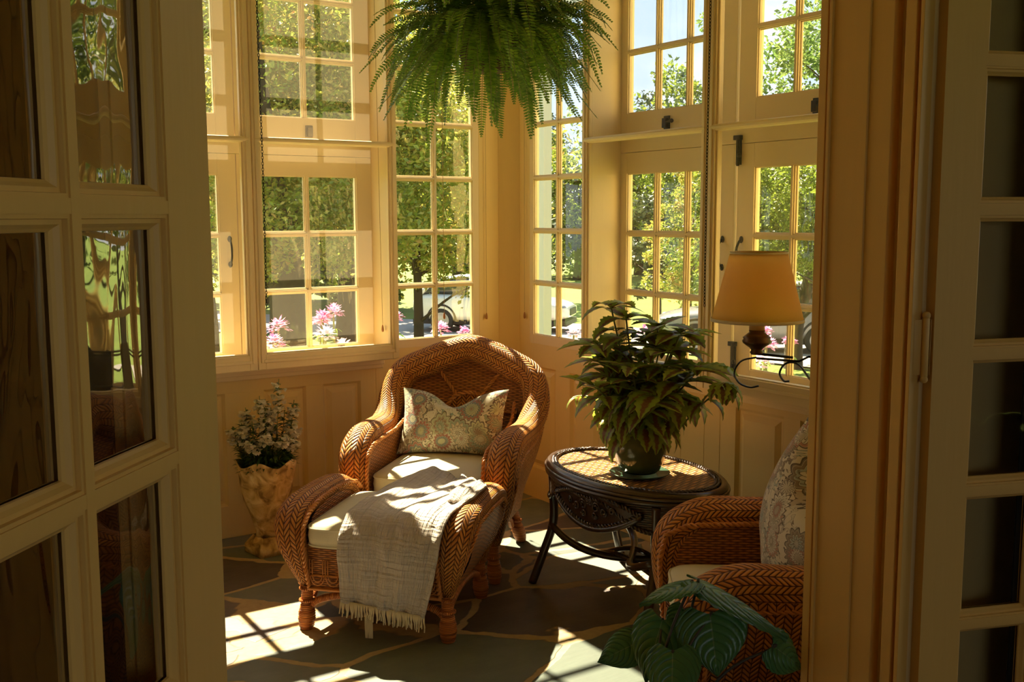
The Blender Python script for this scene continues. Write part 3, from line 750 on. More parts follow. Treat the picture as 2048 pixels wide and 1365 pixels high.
    # seat deck, front band
    mb = MB(); mb.add([(-.25, -.01, .325), (.25, -.01, .325), (.25, .52, .325), (-.25, .52, .325)], [(0, 1, 2, 3)], [(0, 0), (.5, 0), (.5, .5), (0, .5)]); mb.build('seat', m_weave, t, smooth=False)
    mb = MB(); mb.grid([[(x, -.018 - .01 * math.cos(x / .25 * math.pi / 2), z) for x in np.linspace(-.25, .25, 13)] for z in np.linspace(.165, .335, 5)], [[(x + 1, z) for x in np.linspace(-.25, .25, 13)] for z in np.linspace(.165, .335, 5)]); ap = mb.build('apron', m_weave, t)
    mb = MB(); loops(mb, -.235, .235, -.034, .18, .30, 7); mb.build('loop_trim', m_braid, ap)
    for s_ in (1, -1):
        mb = MB(); bulb_foot(mb, s_ * .262, .018, s_ * .012, -.02); mb.build('leg', m_wrap, t)
        mb = MB(); bulb_foot(mb, s_ * .225, .50, s_ * .03, .05); mb.build('leg', m_wrap, t)
    mb = MB(); arch(mb, (-.255, .018, .085), (.255, .018, .085), .085); arch(mb, (-.255, .04, .085), (-.225, .49, .085), .08); arch(mb, (.255, .04, .085), (.225, .49, .085), .08); mb.build('stretcher', m_wrap, t)
    box_cushion(-.238, .238, -.030, .475, .335, .415, 'seat_cushion', t)
    return t
ANG1 = math.atan2(.73, .685) * 1.0   # the chair's local y points along (.73, .685)
ROT1 = math.atan2(.685, .73) - math.pi / 2
O1 = Vector((-1.48, -1.377, 0)); UU = Vector((.73, .685, 0)).normalized(); RR = Vector((UU.y, -UU.x, 0))
arm1 = make_armchair('wicker_armchair', 'orange-brown wicker armchair in the corner behind the footstool, its back facing the windows')
arm1.location = O1 + UU * .60; arm1.rotation_euler = (0, 0, ROT1)
U2 = Vector((.80, -.60, 0)).normalized(); ROT2 = math.atan2(U2.y, U2.x) - math.pi / 2
arm2 = dup(arm1, Vector((-1.070, -2.490, 0)), ROT2, 'wicker armchair seen side-on at right, beside the doorway and behind the dark-leaved plant', 'wicker armchairs')
arm1['group'] = 'wicker armchairs'

# ------------------------------------------------------------------ ottoman
def make_ottoman():
    t = thing('ottoman', 'wicker ottoman with cream cushion in front of the corner armchair', 'ottoman', O1, ROT1)
    D = lambda a, b: (a, b, 0)
    prof = [((.262, .020, .150), .018, .018), ((.272, -.010, .22), .034, .026), ((.288, -.035, .31), .052, .036), ((.300, -.020, .385), .060, .040), ((.305, .055, .425), .060, .040), ((.306, .22, .435), .060, .038)]
    for s_ in (1, -1):
        f_ = [((s_ * p[0][0], p[0][1], p[0][2]), D(s_, 0), p[1], p[2]) for p in prof] + [((s_ * p[0][0], .44 - p[0][1], p[0][2]), D(s_, 0), p[1], p[2]) for p in prof[-2::-1]]
        mb = MB(); fr = roll_sweep(mb, f_); arm_ = mb.build('rolled_side', m_her, t)
        # woven side below the roll
        rows = []; uu = []
        for i in range(21):
            y = .01 + .42 * i / 20; zt = interp(y, [0, .05, .22, .39, .44], [.34, .40, .42, .40, .34]); row = []; ur = []
            for j in range(9):
                k = j / 8; row.append((s_ * lerp(.262, .350, math.sin(k * math.pi / 2) ** 1.1) , y, lerp(.150, zt, k))); ur.append((y, k * .28))
            rows.append(row); uu.append(ur)
        mb = MB(); mb.grid(rows, uu); rows = [[(s_ * .246, y, z) for z in (.15, .30, interp(y, [0, .05, .22, .39, .44], [.34, .41, .43, .41, .34]))] for y in np.linspace(.0, .44, 12)]
        mb.grid(rows, [[(p[1], p[2]) for p in r] for r in rows]); mb.build('woven_side', m_weave, t)
        mb = MB()
        mb.rope([(s_ * .240, y, z) for y, z in [(-.015, .16), (-.045, .26), (-.060, .33), (-.050, .39), (.0, .425), (.08, .445), (.22, .450), (.36, .445), (.44, .425), (.49, .39)]], .006, .035)
        mb.rope([(s_ * x, y, z) for x, y, z in [(.275, .0, .155), (.308, -.005, .24), (.345, -.01, .33), (.362, .0, .375), (.366, .06, .41), (.367, .22, .418), (.366, .38, .41), (.362, .44, .375)]], .005, .035)
        mb.build('braid', m_braid, arm_)
    for y, s_ in ((-.012, -1), (.452, 1)):
        mb = MB(); mb.grid([[(x, y, z) for x in np.linspace(-.25, .25, 13)] for z in np.linspace(.150, .315, 5)], [[(x + 1, z) for x in np.linspace(-.25, .25, 13)] for z in np.linspace(.15, .315, 5)])
        ap = mb.build('apron', m_weave, t); mb = MB(); loops(mb, -.235, .235, y + s_ * .006, .165, .262, 8); mb.tube([(-.245, y + s_ * .004, .155), (.245, y + s_ * .004, .155)], .006, 6); mb.build('loop_trim', m_braid, ap)
    mb = MB(); mb.add([(-.25, -.01, .30), (.25, -.01, .30), (.25, .45, .30), (-.25, .45, .30)], [(0, 1, 2, 3)], [(0, 0), (.5, 0), (.5, .5), (0, .5)]); mb.build('seat', m_weave, t, smooth=False)
    for s_ in (1, -1):
        for y, dy in ((.01, -.006), (.43, .006)):
            mb = MB(); bulb_foot(mb, s_ * .258, y, s_ * .004, dy, top=.16); mb.build('leg', m_wrap, t)
    mb = MB(); arch(mb, (-.25, .01, .080), (.25, .01, .080), .062); arch(mb, (-.25, .43, .080), (.25, .43, .080), .062); arch(mb, (-.255, .02, .08), (-.255, .42, .08), .06); arch(mb, (.255, .02, .08), (.255, .42, .08), .06); mb.build('stretcher', m_wrap, t)
    box_cushion(-.238, .238, -.060, .435, .312, .392, 'seat_cushion', t)
    return t
ott = make_ottoman()

# ------------------------------------------------------------------ throw over the ottoman
def make_throw():
    t = thing('throw_blanket', 'greyish-beige crinkled gauze throw with cream fringe draped over the ottoman', 'blanket', O1, ROT1)
    cr = [[(-.050, .555, .425), (.02, .585, .452), (.09, .575, .445), (.17, .50, .430), (.25, .42, .440), (.300, .345, .455)],
          [(-.065, .45, .432), (.02, .47, .452), (.10, .45, .446), (.18, .40, .442), (.255, .33, .458), (.315, .26, .478)],
          [(-.079, .326, .430), (.0, .33, .446), (.08, .31, .442), (.16, .28, .440), (.245, .22, .462), (.318, .166, .480)],
          [(-.088, .17, .432), (-.01, .17, .448), (.07, .155, .440), (.15, .13, .445), (.24, .09, .452), (.300, .05, .470)],
          [(-.090, .06, .430), (-.01, .055, .444), (.07, .04, .440), (.15, .02, .444), (.225, .00, .446), (.282, -.015, .455)],
          [(-.085, -.035, .425), (-.01, -.04, .434), (.07, -.045, .430), (.15, -.055, .432), (.22, -.062, .426), (.275, -.07, .425)],
          [(-.086, -.085, .390), (-.01, -.09, .395), (.07, -.095, .388), (.15, -.10, .388), (.215, -.105, .380), (.270, -.10, .380)],
          [(-.092, -.10, .333), (-.015, -.108, .335), (.065, -.106, .330), (.14, -.112, .328), (.205, -.112, .322), (.262, -.108, .320)],
          [(-.088, -.100, .255), (-.015, -.11, .255), (.06, -.104, .250), (.13, -.112, .247), (.19, -.110, .242), (.245, -.106, .240)],
          [(-.084, -.102, .178), (-.02, -.106, .175), (.05, -.108, .170), (.115, -.105, .165), (.17, -.11, .158), (.222, -.105, .152)],
          [(-.082, -.100, .152), (-.02, -.104, .148), (.05, -.108, .142), (.11, -.104, .136), (.165, -.109, .130), (.214, -.104, .124)]]
    A = [spline(r, 12) for r in cr]; cols = [spline([A[i][j] for i in range(len(A))], 10) for j in range(len(A[0]))]
    n1, n2 = len(cols[0]), len(cols); rows = []; uu = []
    for i in range(n1):
        r = []; u_ = []
        for j in range(n2):
            p = cols[j][i].copy(); x = j / (n2 - 1); yy = i / (n1 - 1)
            fold = math.sin(x * 34 + math.sin(yy * 5) * 1.2) * .0035 + math.sin(x * 11 + yy * 2.5) * .006 + noise.noise(Vector((x * 9, yy * 14, 1))) * .006
            if i * 1.0 / n1 < .5: p.z += fold * .8 + .004
            else: p.y -= fold + .003
            r.append(p); u_.append((x * .42, yy * 1.0))
        rows.append(r); uu.append(u_)
    mb = MB(); mb.grid(rows, uu); mb.build('cloth', m_throw, t, solid=.007)
    # turned-over layer near the right end
    cr2 = [[(.16, .52, .452), (.24, .42, .458), (.31, .33, .470)], [(.19, .42, .468), (.27, .34, .482), (.335, .25, .488)], [(.20, .31, .470), (.28, .24, .492), (.338, .17, .490)], [(.215, .20, .474), (.275, .15, .490), (.322, .10, .478)], [(.235, .11, .462), (.27, .09, .470), (.30, .07, .465)]]
    A = [spline(r, 10) for r in cr2]; cols = [spline([A[i][j] for i in range(len(A))], 8) for j in range(len(A[0]))]
    rows = [[cols[j][i] + Vector((0, 0, .004 * math.sin(j * .9 + i * .15) + .006 * noise.noise(Vector((i * .2, j * .2, 5))))) for j in range(len(cols))] for i in range(len(cols[0]))]
    mb = MB(); mb.grid(rows, [[(j * .012, i * .02) for j in range(len(cols))] for i in range(len(cols[0]))]); mb.build('folded_corner', m_throw, t, solid=.010)
    rnd = random.Random(4); mb = MB()
    edge = rows_last = [cols_[-1] for cols_ in [spline([q[i] for q in [spline(r, 12) for r in cr]], 2) for i in range(len(spline(cr[0], 12)))]]
    for k in range(74):
        x = k / 73 * (len(edge) - 1); p = edge[int(x)].lerp(edge[min(int(x) + 1, len(edge) - 1)], x % 1); p = p + Vector((0, -.006, .006)); L_ = rnd.uniform(.042, .060); sw = rnd.uniform(-.006, .006)
        mb.tube([p, p + Vector((sw * .4, -.003, -L_ * .35)), p + Vector((sw, rnd.uniform(-.004, .004), -L_ * .7)), p + Vector((sw * 1.3, rnd.uniform(-.006, .004), -L_))], lambda q: .0026 * (1 - q * .25), 5)
    for k in range(7):
        p = Vector((-.0 + k * .004, -.098, .105)); mb.tube([p, p + Vector((.001, 0, -.045)), p + Vector((rnd.uniform(-.003, .003), 0, -.075))], .0024, 5)
    mb.build('fringe', m_fringe, t)
make_throw()

# ------------------------------------------------------------------ throw pillows
def pillow(name, label, mat, w, h, th, Mx, sag=0.0, dent=.03):
    n = 30; mb = MB()
    for s_ in (1, -1):
        rows = []
        for i in range(n + 1):
            r = []
            for j in range(n + 1):
                u, v = i / n * 2 - 1, j / n * 2 - 1; pin = .075
                x = u * w / 2 * (1 - pin * (1 - v * v)); z = v * h / 2 * (1 - pin * 1.5 * (1 - u * u))
                k = max(0, (1 - abs(u) ** 2.4) * (1 - abs(v) ** 2.4)) ** .55; y = s_ * th / 2 * k
                y += .004 * noise.noise(Vector((x * 14, z * 14, s_))) * k
                z -= dent * math.exp(-((u - sag) / .38) ** 2) * max(v, 0.0) ** 1.5; y += s_ * .006 * math.sin(u * 7) * (v > .3) * (v - .3) * k
                r.append((x, y, z))
            rows.append(r)
        if s_ < 0: rows = rows[::-1]
        mb.grid(rows)
    o = mb.build(name, mat); o.matrix_world = Mx; tag(o, label, 'pillow', None); return o
def rotmat(loc, xdir, lean, roll_=0):
    """xdir: the pillow's width direction; lean: angle its top tips back (rad)"""
    x = Vector(xdir).normalized(); z = Vector((0, 0, 1)); y = z.cross(x); M_ = Matrix((x, y, z)).transposed().to_4x4(); M_ = M_ @ Matrix.Rotation(-lean, 4, 'X') @ Matrix.Rotation(roll_, 4, 'Y'); M_.translation = loc; return M_
c1 = arm1.location + UU * .385 + RR * -.010; c1.z = .565
pillow('throw_pillow', 'oblong green and cream paisley pillow with dented top on the corner armchair', m_pais, .48, .30, .15, rotmat(c1, RR, R(24), R(-1)), .05, .075)
R2v = Vector((-U2.y, U2.x, 0))
c2 = arm2.location + U2 * .315; c2.z = .615
pillow('throw_pillow', 'square brown and grey paisley pillow standing on the armchair by the doorway', m_pais2, .42, .42, .15, rotmat(c2 + Vector((-.02, .02, 0)), -R2v, R(7), R(44)), 0, .03)

# ------------------------------------------------------------------ oval side table
def make_table():
    t = thing('side_table', 'oval dark rattan side table with woven top beside the right windows', 'table', TBL)
    ax, ay, zt = TAX, TAY, .50
    E_ = lambda k, a, z: (ax * k * math.cos(a), ay * k * math.sin(a), z)
    N_ = 96; A_ = [2 * math.pi * i / N_ for i in range(N_ + 1)]
    mb = MB(); rows = [[E_(k, a, zt - .004 + .002 * (1 - k)) for a in A_] for k in (.001, .3, .6, .94)]; mb.grid(rows, [[(p[0] + 1, p[1] + 1) for p in r] for r in rows]); mb.build('table_top', m_lattice, t, smooth=False)
    mb = MB(); rows = []
    for j in range(13):
        b = 2 * math.pi * j / 12; rows.append([((ax - .015 + .017 * math.cos(b)) * math.cos(a), (ay - .015 + .017 * math.cos(b)) * math.sin(a), zt - .012 + .016 * math.sin(b)) for a in A_])
    mb.grid(rows)
    for dz, rr, kk in ((-.036, .010, .990), (-.020, .006, 1.01)):
        rows = [[((ax * kk + rr * math.cos(b)) * math.cos(a), (ay * kk + rr * math.cos(b)) * math.sin(a), zt + dz + rr * math.sin(b)) for a in A_] for b in [2 * math.pi * j / 10 for j in range(11)]]; mb.grid(rows)
    for k in (.915, .885):
        mb.rope([E_(k, a, zt + .001) for a in A_], .0045, .03)
    mb.build('rim', m_tabledark, t)
    # woven apron: deep at the legs, rising to arcs between them
    legs = [R(128), R(232), R(52), R(308)]
    def depth(a):
        s_ = abs(math.cos(a)); c = abs(math.sin(a)); base = .115
        side = math.exp(-((math.cos(a) - (-1)) / .16) ** 2) + math.exp(-((math.cos(a) - 1) / .16) ** 2)
        endd = math.exp(-((abs(math.sin(a)) - 1) / .03) ** 2)
        return base - .085 * side - .03 * endd
    rows = [[E_(.955, a, lerp(zt - .03, zt - .03 - depth(a), j / 6)) for a in A_] for j in range(7)]; L_ = [0]
    for p, q in zip(rows[0], rows[0][1:]): L_.append(L_[-1] + (Vector(q) - Vector(p)).length)
    mb = MB(); mb.grid(rows, [[(l, p[2]) for l, p in zip(L_, r)] for r in rows]); sk = mb.build('woven_apron', m_tableweave, t)
    mb = MB(); mb.rope([Vector(E_(.965, a, zt - .03 - depth(a))) for a in A_], .006, .03); mb.build('braid', m_tabledark, sk)
    # carved lens panels hung in the long sides
    for side in (math.pi + R(9), R(9)):
        n = 20; rows = []; top = []; bot = []
        for i in range(n + 1):
            s_ = i / n * 2 - 1; a = side + s_ * R(33); zt_ = zt - .040 - .050 * abs(s_) ** 2.0; zb = zt - .040 - .050 - .080 * (1 - abs(s_) ** 1.8)
            if zb > zt_: zb = zt_
            rows.append([E_(.975, a, lerp(zb, zt_, j / 5)) for j in range(6)]); top.append(Vector(E_(.985, a, zt_))); bot.append(Vector(E_(.985, a, zb)))
        mb = MB(); mb.grid(rows, [[(i * .02, j * .02) for j in range(6)] for i in range(n + 1)]); pn = mb.build('carved_panel', m_tabledark, t)
        mb = MB(); mb.rope(top, .0065, .03); mb.tube(bot, .010, 8); mb.rope([p + Vector((0, 0, .013)) for p in bot], .006, .03)
        ctr = lambda s_, z: Vector(E_(.992, side + s_ * R(33), z))
        for sg in (1, -1):
            for (s0, z0, r0, turn) in ((.14, -.088, .020, 1), (.30, -.098, .017, -1), (.46, -.088, .013, 1), (.12, -.118, .014, -1), (.03, -.075, .012, 1)):
                pts = []
                for k in range(22):
                    b = k / 21 * 2 * math.pi * 1.4; rr = r0 * (1 - k / 30); pts.append(ctr(sg * (s0 + math.cos(b * turn) * rr / .25), zt + z0 + math.sin(b * turn) * rr))
                mb.tube(pts, .0035, 6)
        mb.build('carving', m_tabledark, pn)
    for i, a in enumerate(legs):
        c, s_ = math.cos(a), math.sin(a); x, y = ax * .93 * c, ay * .93 * s_; fx, fy = TFX * math.copysign(1, c), TFY * math.copysign(1, s_)
        pts = spline([(x, y, zt - .05), (x * .99, y * .985, .36), (x * 1.0, y * .985, .24), (lerp(x, fx, .45), lerp(y, fy, .45), .12), (fx, fy, 0)], 8)
        mb = MB(); mb.tube(pts, lambda q: .0185 - .002 * q, 12); mb.build('leg', m_tabledark, t)
    mb = MB()
    for sx, sy in ((1, 1), (-1, 1)):
        p0 = Vector((sx * ax * .60, sy * ay * .72, .235)); p1 = Vector((-sx * ax * .60, -sy * ay * .72, .235)); pts = []
        for i in range(25): k = i / 24; p = p0.lerp(p1, k); p.z = .235 - .085 * math.sin(math.pi * k) ** 1.0 + (.01 if sx > 0 else 0); p.x += .05 * math.sin(2 * math.pi * k) * sx; pts.append(p)
        mb.tube(pts, .0145, 10)
    pts = [(.05 * math.cos(a), .20 * math.sin(a), .14 + .03 * math.cos(2 * a)) for a in np.linspace(0, 2 * math.pi, 40)]; mb.tube(pts, .010, 8)
    mb.build('stretcher', m_tabledark, t)
    return t
TBL = Vector((-.500, -1.585, 0)); TAX, TAY, TFX, TFY = .265, .422, .232, .335
make_table()

# ------------------------------------------------------------------ leaves
def leaf_grid(mb, base, dirv, up, L, Wd, fn, n=8, curl=.3, fold=.25, teeth=0, nw=1, phase=0):
    """one leaf blade: fn(t) half-width profile; droops with curl, folds on its midrib"""
    d = Vector(dirv).normalized(); s_ = d.cross(Vector(up)).normalized()
    if s_.length < .1: s_ = d.orthogonal().normalized()
    nrm = s_.cross(d).normalized(); p = Vector(base); rows = []; uu = []
    cols = [k / nw for k in range(-nw, nw + 1)]
    for i in range(n + 1):
        t = i / n; w = fn(t) * Wd
        if teeth and 0 < i < n: w *= 1 + teeth * (1 if i % 2 else -1)
        rows.append([p + s_ * w * c + nrm * abs(c) * w * fold for c in cols]); uu.append([(t, c) for c in cols])
        d = (d - nrm * curl / n).normalized(); nrm = s_.cross(d).normalized(); p = p + d * (L / n)
    mb.grid(rows, uu)
lance = lambda t: max(0.0, math.sin(math.pi * min(1, t ** .75))) ** .9 * (1 - t * .25) + .002
ovate = lambda t: (max(0.0, math.sin(math.pi * t ** .62)) ** .8) + .002

def coleus():
    rnd = random.Random(11)
    t = thing('potted_coleus', 'coleus with green and maroon toothed leaves in a green glazed pot on the side table', 'plant', (-.535, -1.665, .512))
    mb = MB(); prof = [(0, 0), (.062, 0), (.074, .010), (.090, .045), (.098, .085), (.097, .125), (.091, .150), (.094, .158), (.098, .164), (.094, .168), (.086, .164), (.082, .14), (.08, .12), (0, .12)]
    mb.lathe(prof, 40); M = Mat('green_glaze'); o = M.coord(); x, y, z = M.xyz(o); gl = M.mix(M.noise(o, 22, 4), (.075, .085, .025), (.15, .14, .05)); mg = M.done(M.bsdf(M.mix(z.step(.02, .14), (.05, .08, .035), gl), .16, M.bump(M.noise(o, 18, 2), .001), Coat_Weight=.5))
    mb.build('pot', mg, t)
    m_soil = plain('potting_soil', (.03, .018, .010), .95)
    mb = MB(); mb.lathe([(0, .135), (.083, .132)], 24); mb.build('soil', m_soil, t)
    st = MB(); lf = MB(); tips = []
    stems = [(-.10, .13, .36), (-.03, .05, .46), (-.06, .10, .50), (.04, .02, .40), (.02, -.07, .44), (-.13, .03, .30), (.12, -.06, .40), (.06, -.14, .42), (-.02, -.17, .36), (.13, .05, .33), (-.12, -.10, .30), (.01, -.25, .30), (.0, .16, .30), (-.18, .02, .22), (.10, -.20, .30), (-.10, -.20, .22)]
    for (x, y, h) in stems:
        pts = spline([(x * .15, y * .15, .13), (x * .5, y * .5, .13 + h * .45), (x, y, .10 + h)], 6); st.tube(pts, .0035, 6)
        L_ = len(pts)
        for q in range(6):
            k = .28 + .72 * q / 5; p = pts[min(L_ - 1, int(k * (L_ - 1)))]; nlf = 6 if q == 5 else 4; a0 = rnd.random() * 6.3; size = .125 if q > 2 else .10
            for j in range(nlf):
                a = a0 + j * 2 * math.pi / nlf + rnd.uniform(-.3, .3); el = rnd.uniform(.05, .5) if q > 3 else rnd.uniform(-.5, .1)
                dv = Vector((math.cos(a), math.sin(a), el)); s_ = size * rnd.uniform(.75, 1.25); b = p + dv.normalized() * .018; st.tube([p, b], .0015, 4, cap=False)
                leaf_grid(lf, b, dv, (0, 0, 1), s_, s_ * .33, lance, 12, rnd.uniform(.3, 1.3), rnd.uniform(.0, .4), .13)
        for j in range(5):
            a = rnd.random() * 6.3; leaf_grid(lf, pts[-1], (math.cos(a), math.sin(a), 1.1), (0, 0, 1), .05, .012, lance, 8, .8, .3, .1)
    # drooping lower leaves over the rim
    for k in range(46):
        a = rnd.random() * 6.3; r = rnd.uniform(.05, .15); b = Vector((math.cos(a) * r, math.sin(a) * r, rnd.uniform(.15, .33))); st.tube([(b.x * .3, b.y * .3, .14), b], .0015, 4, cap=False)
        leaf_grid(lf, b, (math.cos(a), math.sin(a), -.5), (0, 0, 1), rnd.uniform(.08, .13), .030, lance, 12, rnd.uniform(.7, 1.6), rnd.uniform(0, .5), .14)
    # long side shoot to the right
    pts = spline([(.02, -.05, .14), (.06, -.16, .20), (.05, -.26, .28), (.06, -.34, .345), (.05, -.37, .375)], 6); st.tube(pts, .003, 6)
    for k, (q, a) in enumerate([(.55, 3), (.62, -1), (.72, 2.2), (.8, -.4), (.85, -2.0), (.92, .5), (.97, -1.6), (1, -.9), (1, -2.4), (1, 1.2), (1, 3.0)]):
        p = pts[int(q * (len(pts) - 1))]; leaf_grid(lf, p, (math.cos(a), math.sin(a), -.1), (0, 0, 1), rnd.uniform(.075, .115), .030, lance, 12, 1.5, .25, .15)
    pts = spline([(-.03, .06, .14), (-.08, .17, .25), (-.10, .23, .26)], 6); st.tube(pts, .0025, 6)
    for a in (1.2, 2.0, 2.8, .5): leaf_grid(lf, pts[-1], (math.cos(a), math.sin(a), -.1), (0, 0, 1), .085, .014, lance, 10, 1.2, .3, .1)
    st.build('stems', plain('green_stem', (.20, .22, .06), .5), t); lf.build('foliage', m_coleus, t)
coleus()
mb = MB(); mb.lathe([(0, 0), (.085, 0), (.105, .006), (.112, .011), (.108, .012), (.086, .006), (0, .006)], 40); o = mb.build('saucer', plain('green_saucer_glaze', (.04, .09, .055), .25)); o.location = (-.535, -1.665, .5005); tag(o, 'small green saucer under the glazed pot on the side table', 'saucer')

def urn_plant():
    rnd = random.Random(5)
    t = thing('potted_flowers', 'white angelonia flowers in a textured ochre stone urn against the left wall', 'plant', (-1.462, -.285, 0), R(8))
    M = Mat('ochre_stone'); o = M.coord(); n1 = M.noise(o, 16, 6, .8); col = M.ramp(n1, [(.34, (.22, .14, .04)), (.5, (.60, .42, .16)), (.66, (.82, .66, .34))]); ms = M.done(M.bsdf(col, .85, M.bump(n1, .02)))
    def wob(r, z, a):
        f = noise.noise(Vector((math.cos(a) * 3, math.sin(a) * 3, z * 9))) * .012; lip = .012 * math.sin(a * 5 + .6) * max(0, (z - .33) / .07)
        return r + (f if .10 < z < .37 else f * .2), z + lip
    mb = MB(); mb.lathe([(.0, .075), (.052, .075), (.050, .10), (.060, .13), (.078, .18), (.096, .24), (.110, .30), (.121, .36), (.130, .405), (.126, .408), (.116, .36), (.09, .34), (0, .34)], 48, fn=wob)
    mb.box(-.075, .075, -.075, .075, 0, .035); mb.add([(sx * k, sy * k, z) for k, z in ((.075, .035), (.048, .078)) for sx, sy in ((-1, -1), (1, -1), (1, 1), (-1, 1))], [(0, 1, 5, 4), (1, 2, 6, 5), (2, 3, 7, 6), (3, 0, 4, 7)])
    mb.build('urn', ms, t)
    mb = MB(); mb.lathe([(0, .365), (.112, .362)], 24); mb.build('soil', plain('dark_soil', (.02, .014, .008), .95), t)
    st = MB(); lf = MB(); fl = MB()
    spikes = [(-.10, .0, .24), (-.06, .04, .30), (-.02, -.04, .27), (.02, .03, .33), (.05, -.03, .43), (.10, .02, .27), (.12, -.02, .32), (-.04, -.08, .20), (.03, -.09, .18), (.08, -.08, .16), (-.09, -.06, .17), (.0, .0, .30), (.06, .06, .28), (-.12, .03, .22), (.13, .0, .19), (-.03, -.02, .36), (.09, -.05, .22), (-.07, -.03, .25)]
    for k, (x, y, h) in enumerate(spikes):
        h *= .93; pts = spline([(x * .5, y * .5, .36), (x * .9, y * .9, .36 + h * .5), (x * 1.1, y * 1.1, .36 + h)], 8); st.tube(pts, .002, 5); L_ = len(pts)
        for q in range(100):
            kk = rnd.uniform(.0, 1.0); p = pts[int(kk * (L_ - 1))]; a = rnd.random() * 6.3; leaf_grid(lf, p, (math.cos(a), math.sin(a), rnd.uniform(-.1, .9)), (0, 0, 1), rnd.uniform(.030, .055) * (1.1 - kk * .5), .0058, lance, 4, .6, .2)
        if k % 6 == 5: continue
        for q in range(30):
            kk = rnd.uniform(.62 if h > .22 else .72, .97); p = pts[int(kk * (L_ - 1))]; a = rnd.random() * 6.3; c = p + Vector((math.cos(a), math.sin(a), rnd.uniform(-.4, .4))) * rnd.uniform(.008, .026)
            for j in range(5):
                b = a + rnd.uniform(-1.6, 1.6); leaf_grid(fl, c, (math.cos(b), math.sin(b), rnd.uniform(-.6, .9)), (0, 0, 1), rnd.uniform(.014, .021), .0105, ovate, 3, .8, .1)
    for q in range(700):
        a = rnd.random() * 6.3; r = .11 * rnd.random() ** .5; leaf_grid(lf, (r * math.cos(a), r * math.sin(a), rnd.uniform(.37, .47)), (math.cos(a), math.sin(a), rnd.uniform(0, 1.2)), (0, 0, 1), rnd.uniform(.03, .055), .006, lance, 4, .7, .2)
    st.build('stems', m_fernstem, t); lf.build('foliage', m_darkleaf, t); fl.build('blossoms', m_petal, t)
urn_plant()

def fern():
    rnd = random.Random(23)
    t = thing('hanging_fern', 'large green fern hanging from the ceiling in front of the corner windows', 'plant', (-.835, -1.095, 2.10))
    lf = MB(); st = MB()
    for k in range(360):
        a = rnd.random() * 6.283; inner = rnd.random(); L_ = rnd.uniform(.31, .52) * (1 if inner < .7 else .8); el = rnd.uniform(-.2, 1.2); p = Vector((math.cos(a) * rnd.uniform(.02, .12), math.sin(a) * rnd.uniform(.02, .12), rnd.uniform(.0, .08)))
        n = 42; ds = L_ / n; hd = Vector((math.cos(a), math.sin(a), 0)); th = el; g_ = rnd.uniform(1.1, 3.0); cap_ = -rnd.uniform(.75, 1.52); tw = rnd.uniform(-.5, .5); pts = [p.copy()]; W0 = rnd.uniform(.028, .042)
        side0 = Vector((-math.sin(a), math.cos(a), 0))
        for i in range(n):
            u = i / n; th = max(cap_, th - g_ * ds / .42 * (.55 + .75 * u)); a2 = a + tw * u * .4; hd = Vector((math.cos(a2), math.sin(a2), 0))
            d = hd * math.cos(th) + Vector((0, 0, math.sin(th))); p = p + d * ds; pts.append(p.copy())
            if u < .06: continue
            side = Vector((-math.sin(a2), math.cos(a2), 0)); nrm = side.cross(d).normalized(); roll_ = tw * u; side = side * math.cos(roll_) + nrm * math.sin(roll_)
            W_ = W0 * min(1, (u - .04) * 7) * (1 - u ** 2.6) ** .8 + .002; hw = ds * .40
            for s_ in (1, -1):
                for sub in (0,):
                    b = p; e = p + side * s_ * W_ + d * W_ * .22 - nrm * W_ * rnd.uniform(.0, .25); m1 = p.lerp(e, .30) + d * hw; m2 = p.lerp(e, .30) - d * hw; m3 = p.lerp(e, .75) + d * hw * .7; m4 = p.lerp(e, .75) - d * hw * .6
                    lf.add([b, m2, m4, e, m3, m1], [(0, 1, 2, 3, 4, 5)])
        st.tube(pts[::3], .0011, 4, cap=False)
    lf.build('fronds', m_fern, t, smooth=False); st.build('frond_stems', m_fernstem, t)
    mb = MB(); mb.lathe([(0, -.10), (.085, -.10), (.11, -.02), (.135, .05), (.14, .055), (.13, .05), (.0, .03)], 24); mb.build('basket', plain('brown_basket', (.05, .03, .015), .8), t)
    mb = MB(); top = Vector((0, 0, .62))
    for k in range(3):
        a = k * 2.094 + .3; mb.tube([Vector((.135 * math.cos(a), .135 * math.sin(a), .05)), top], .0016, 5)
    mb.tube([top, (0, 0, CEIL - 2.10)], .003, 6); mb.build('hanger', m_iron, t)
fern()

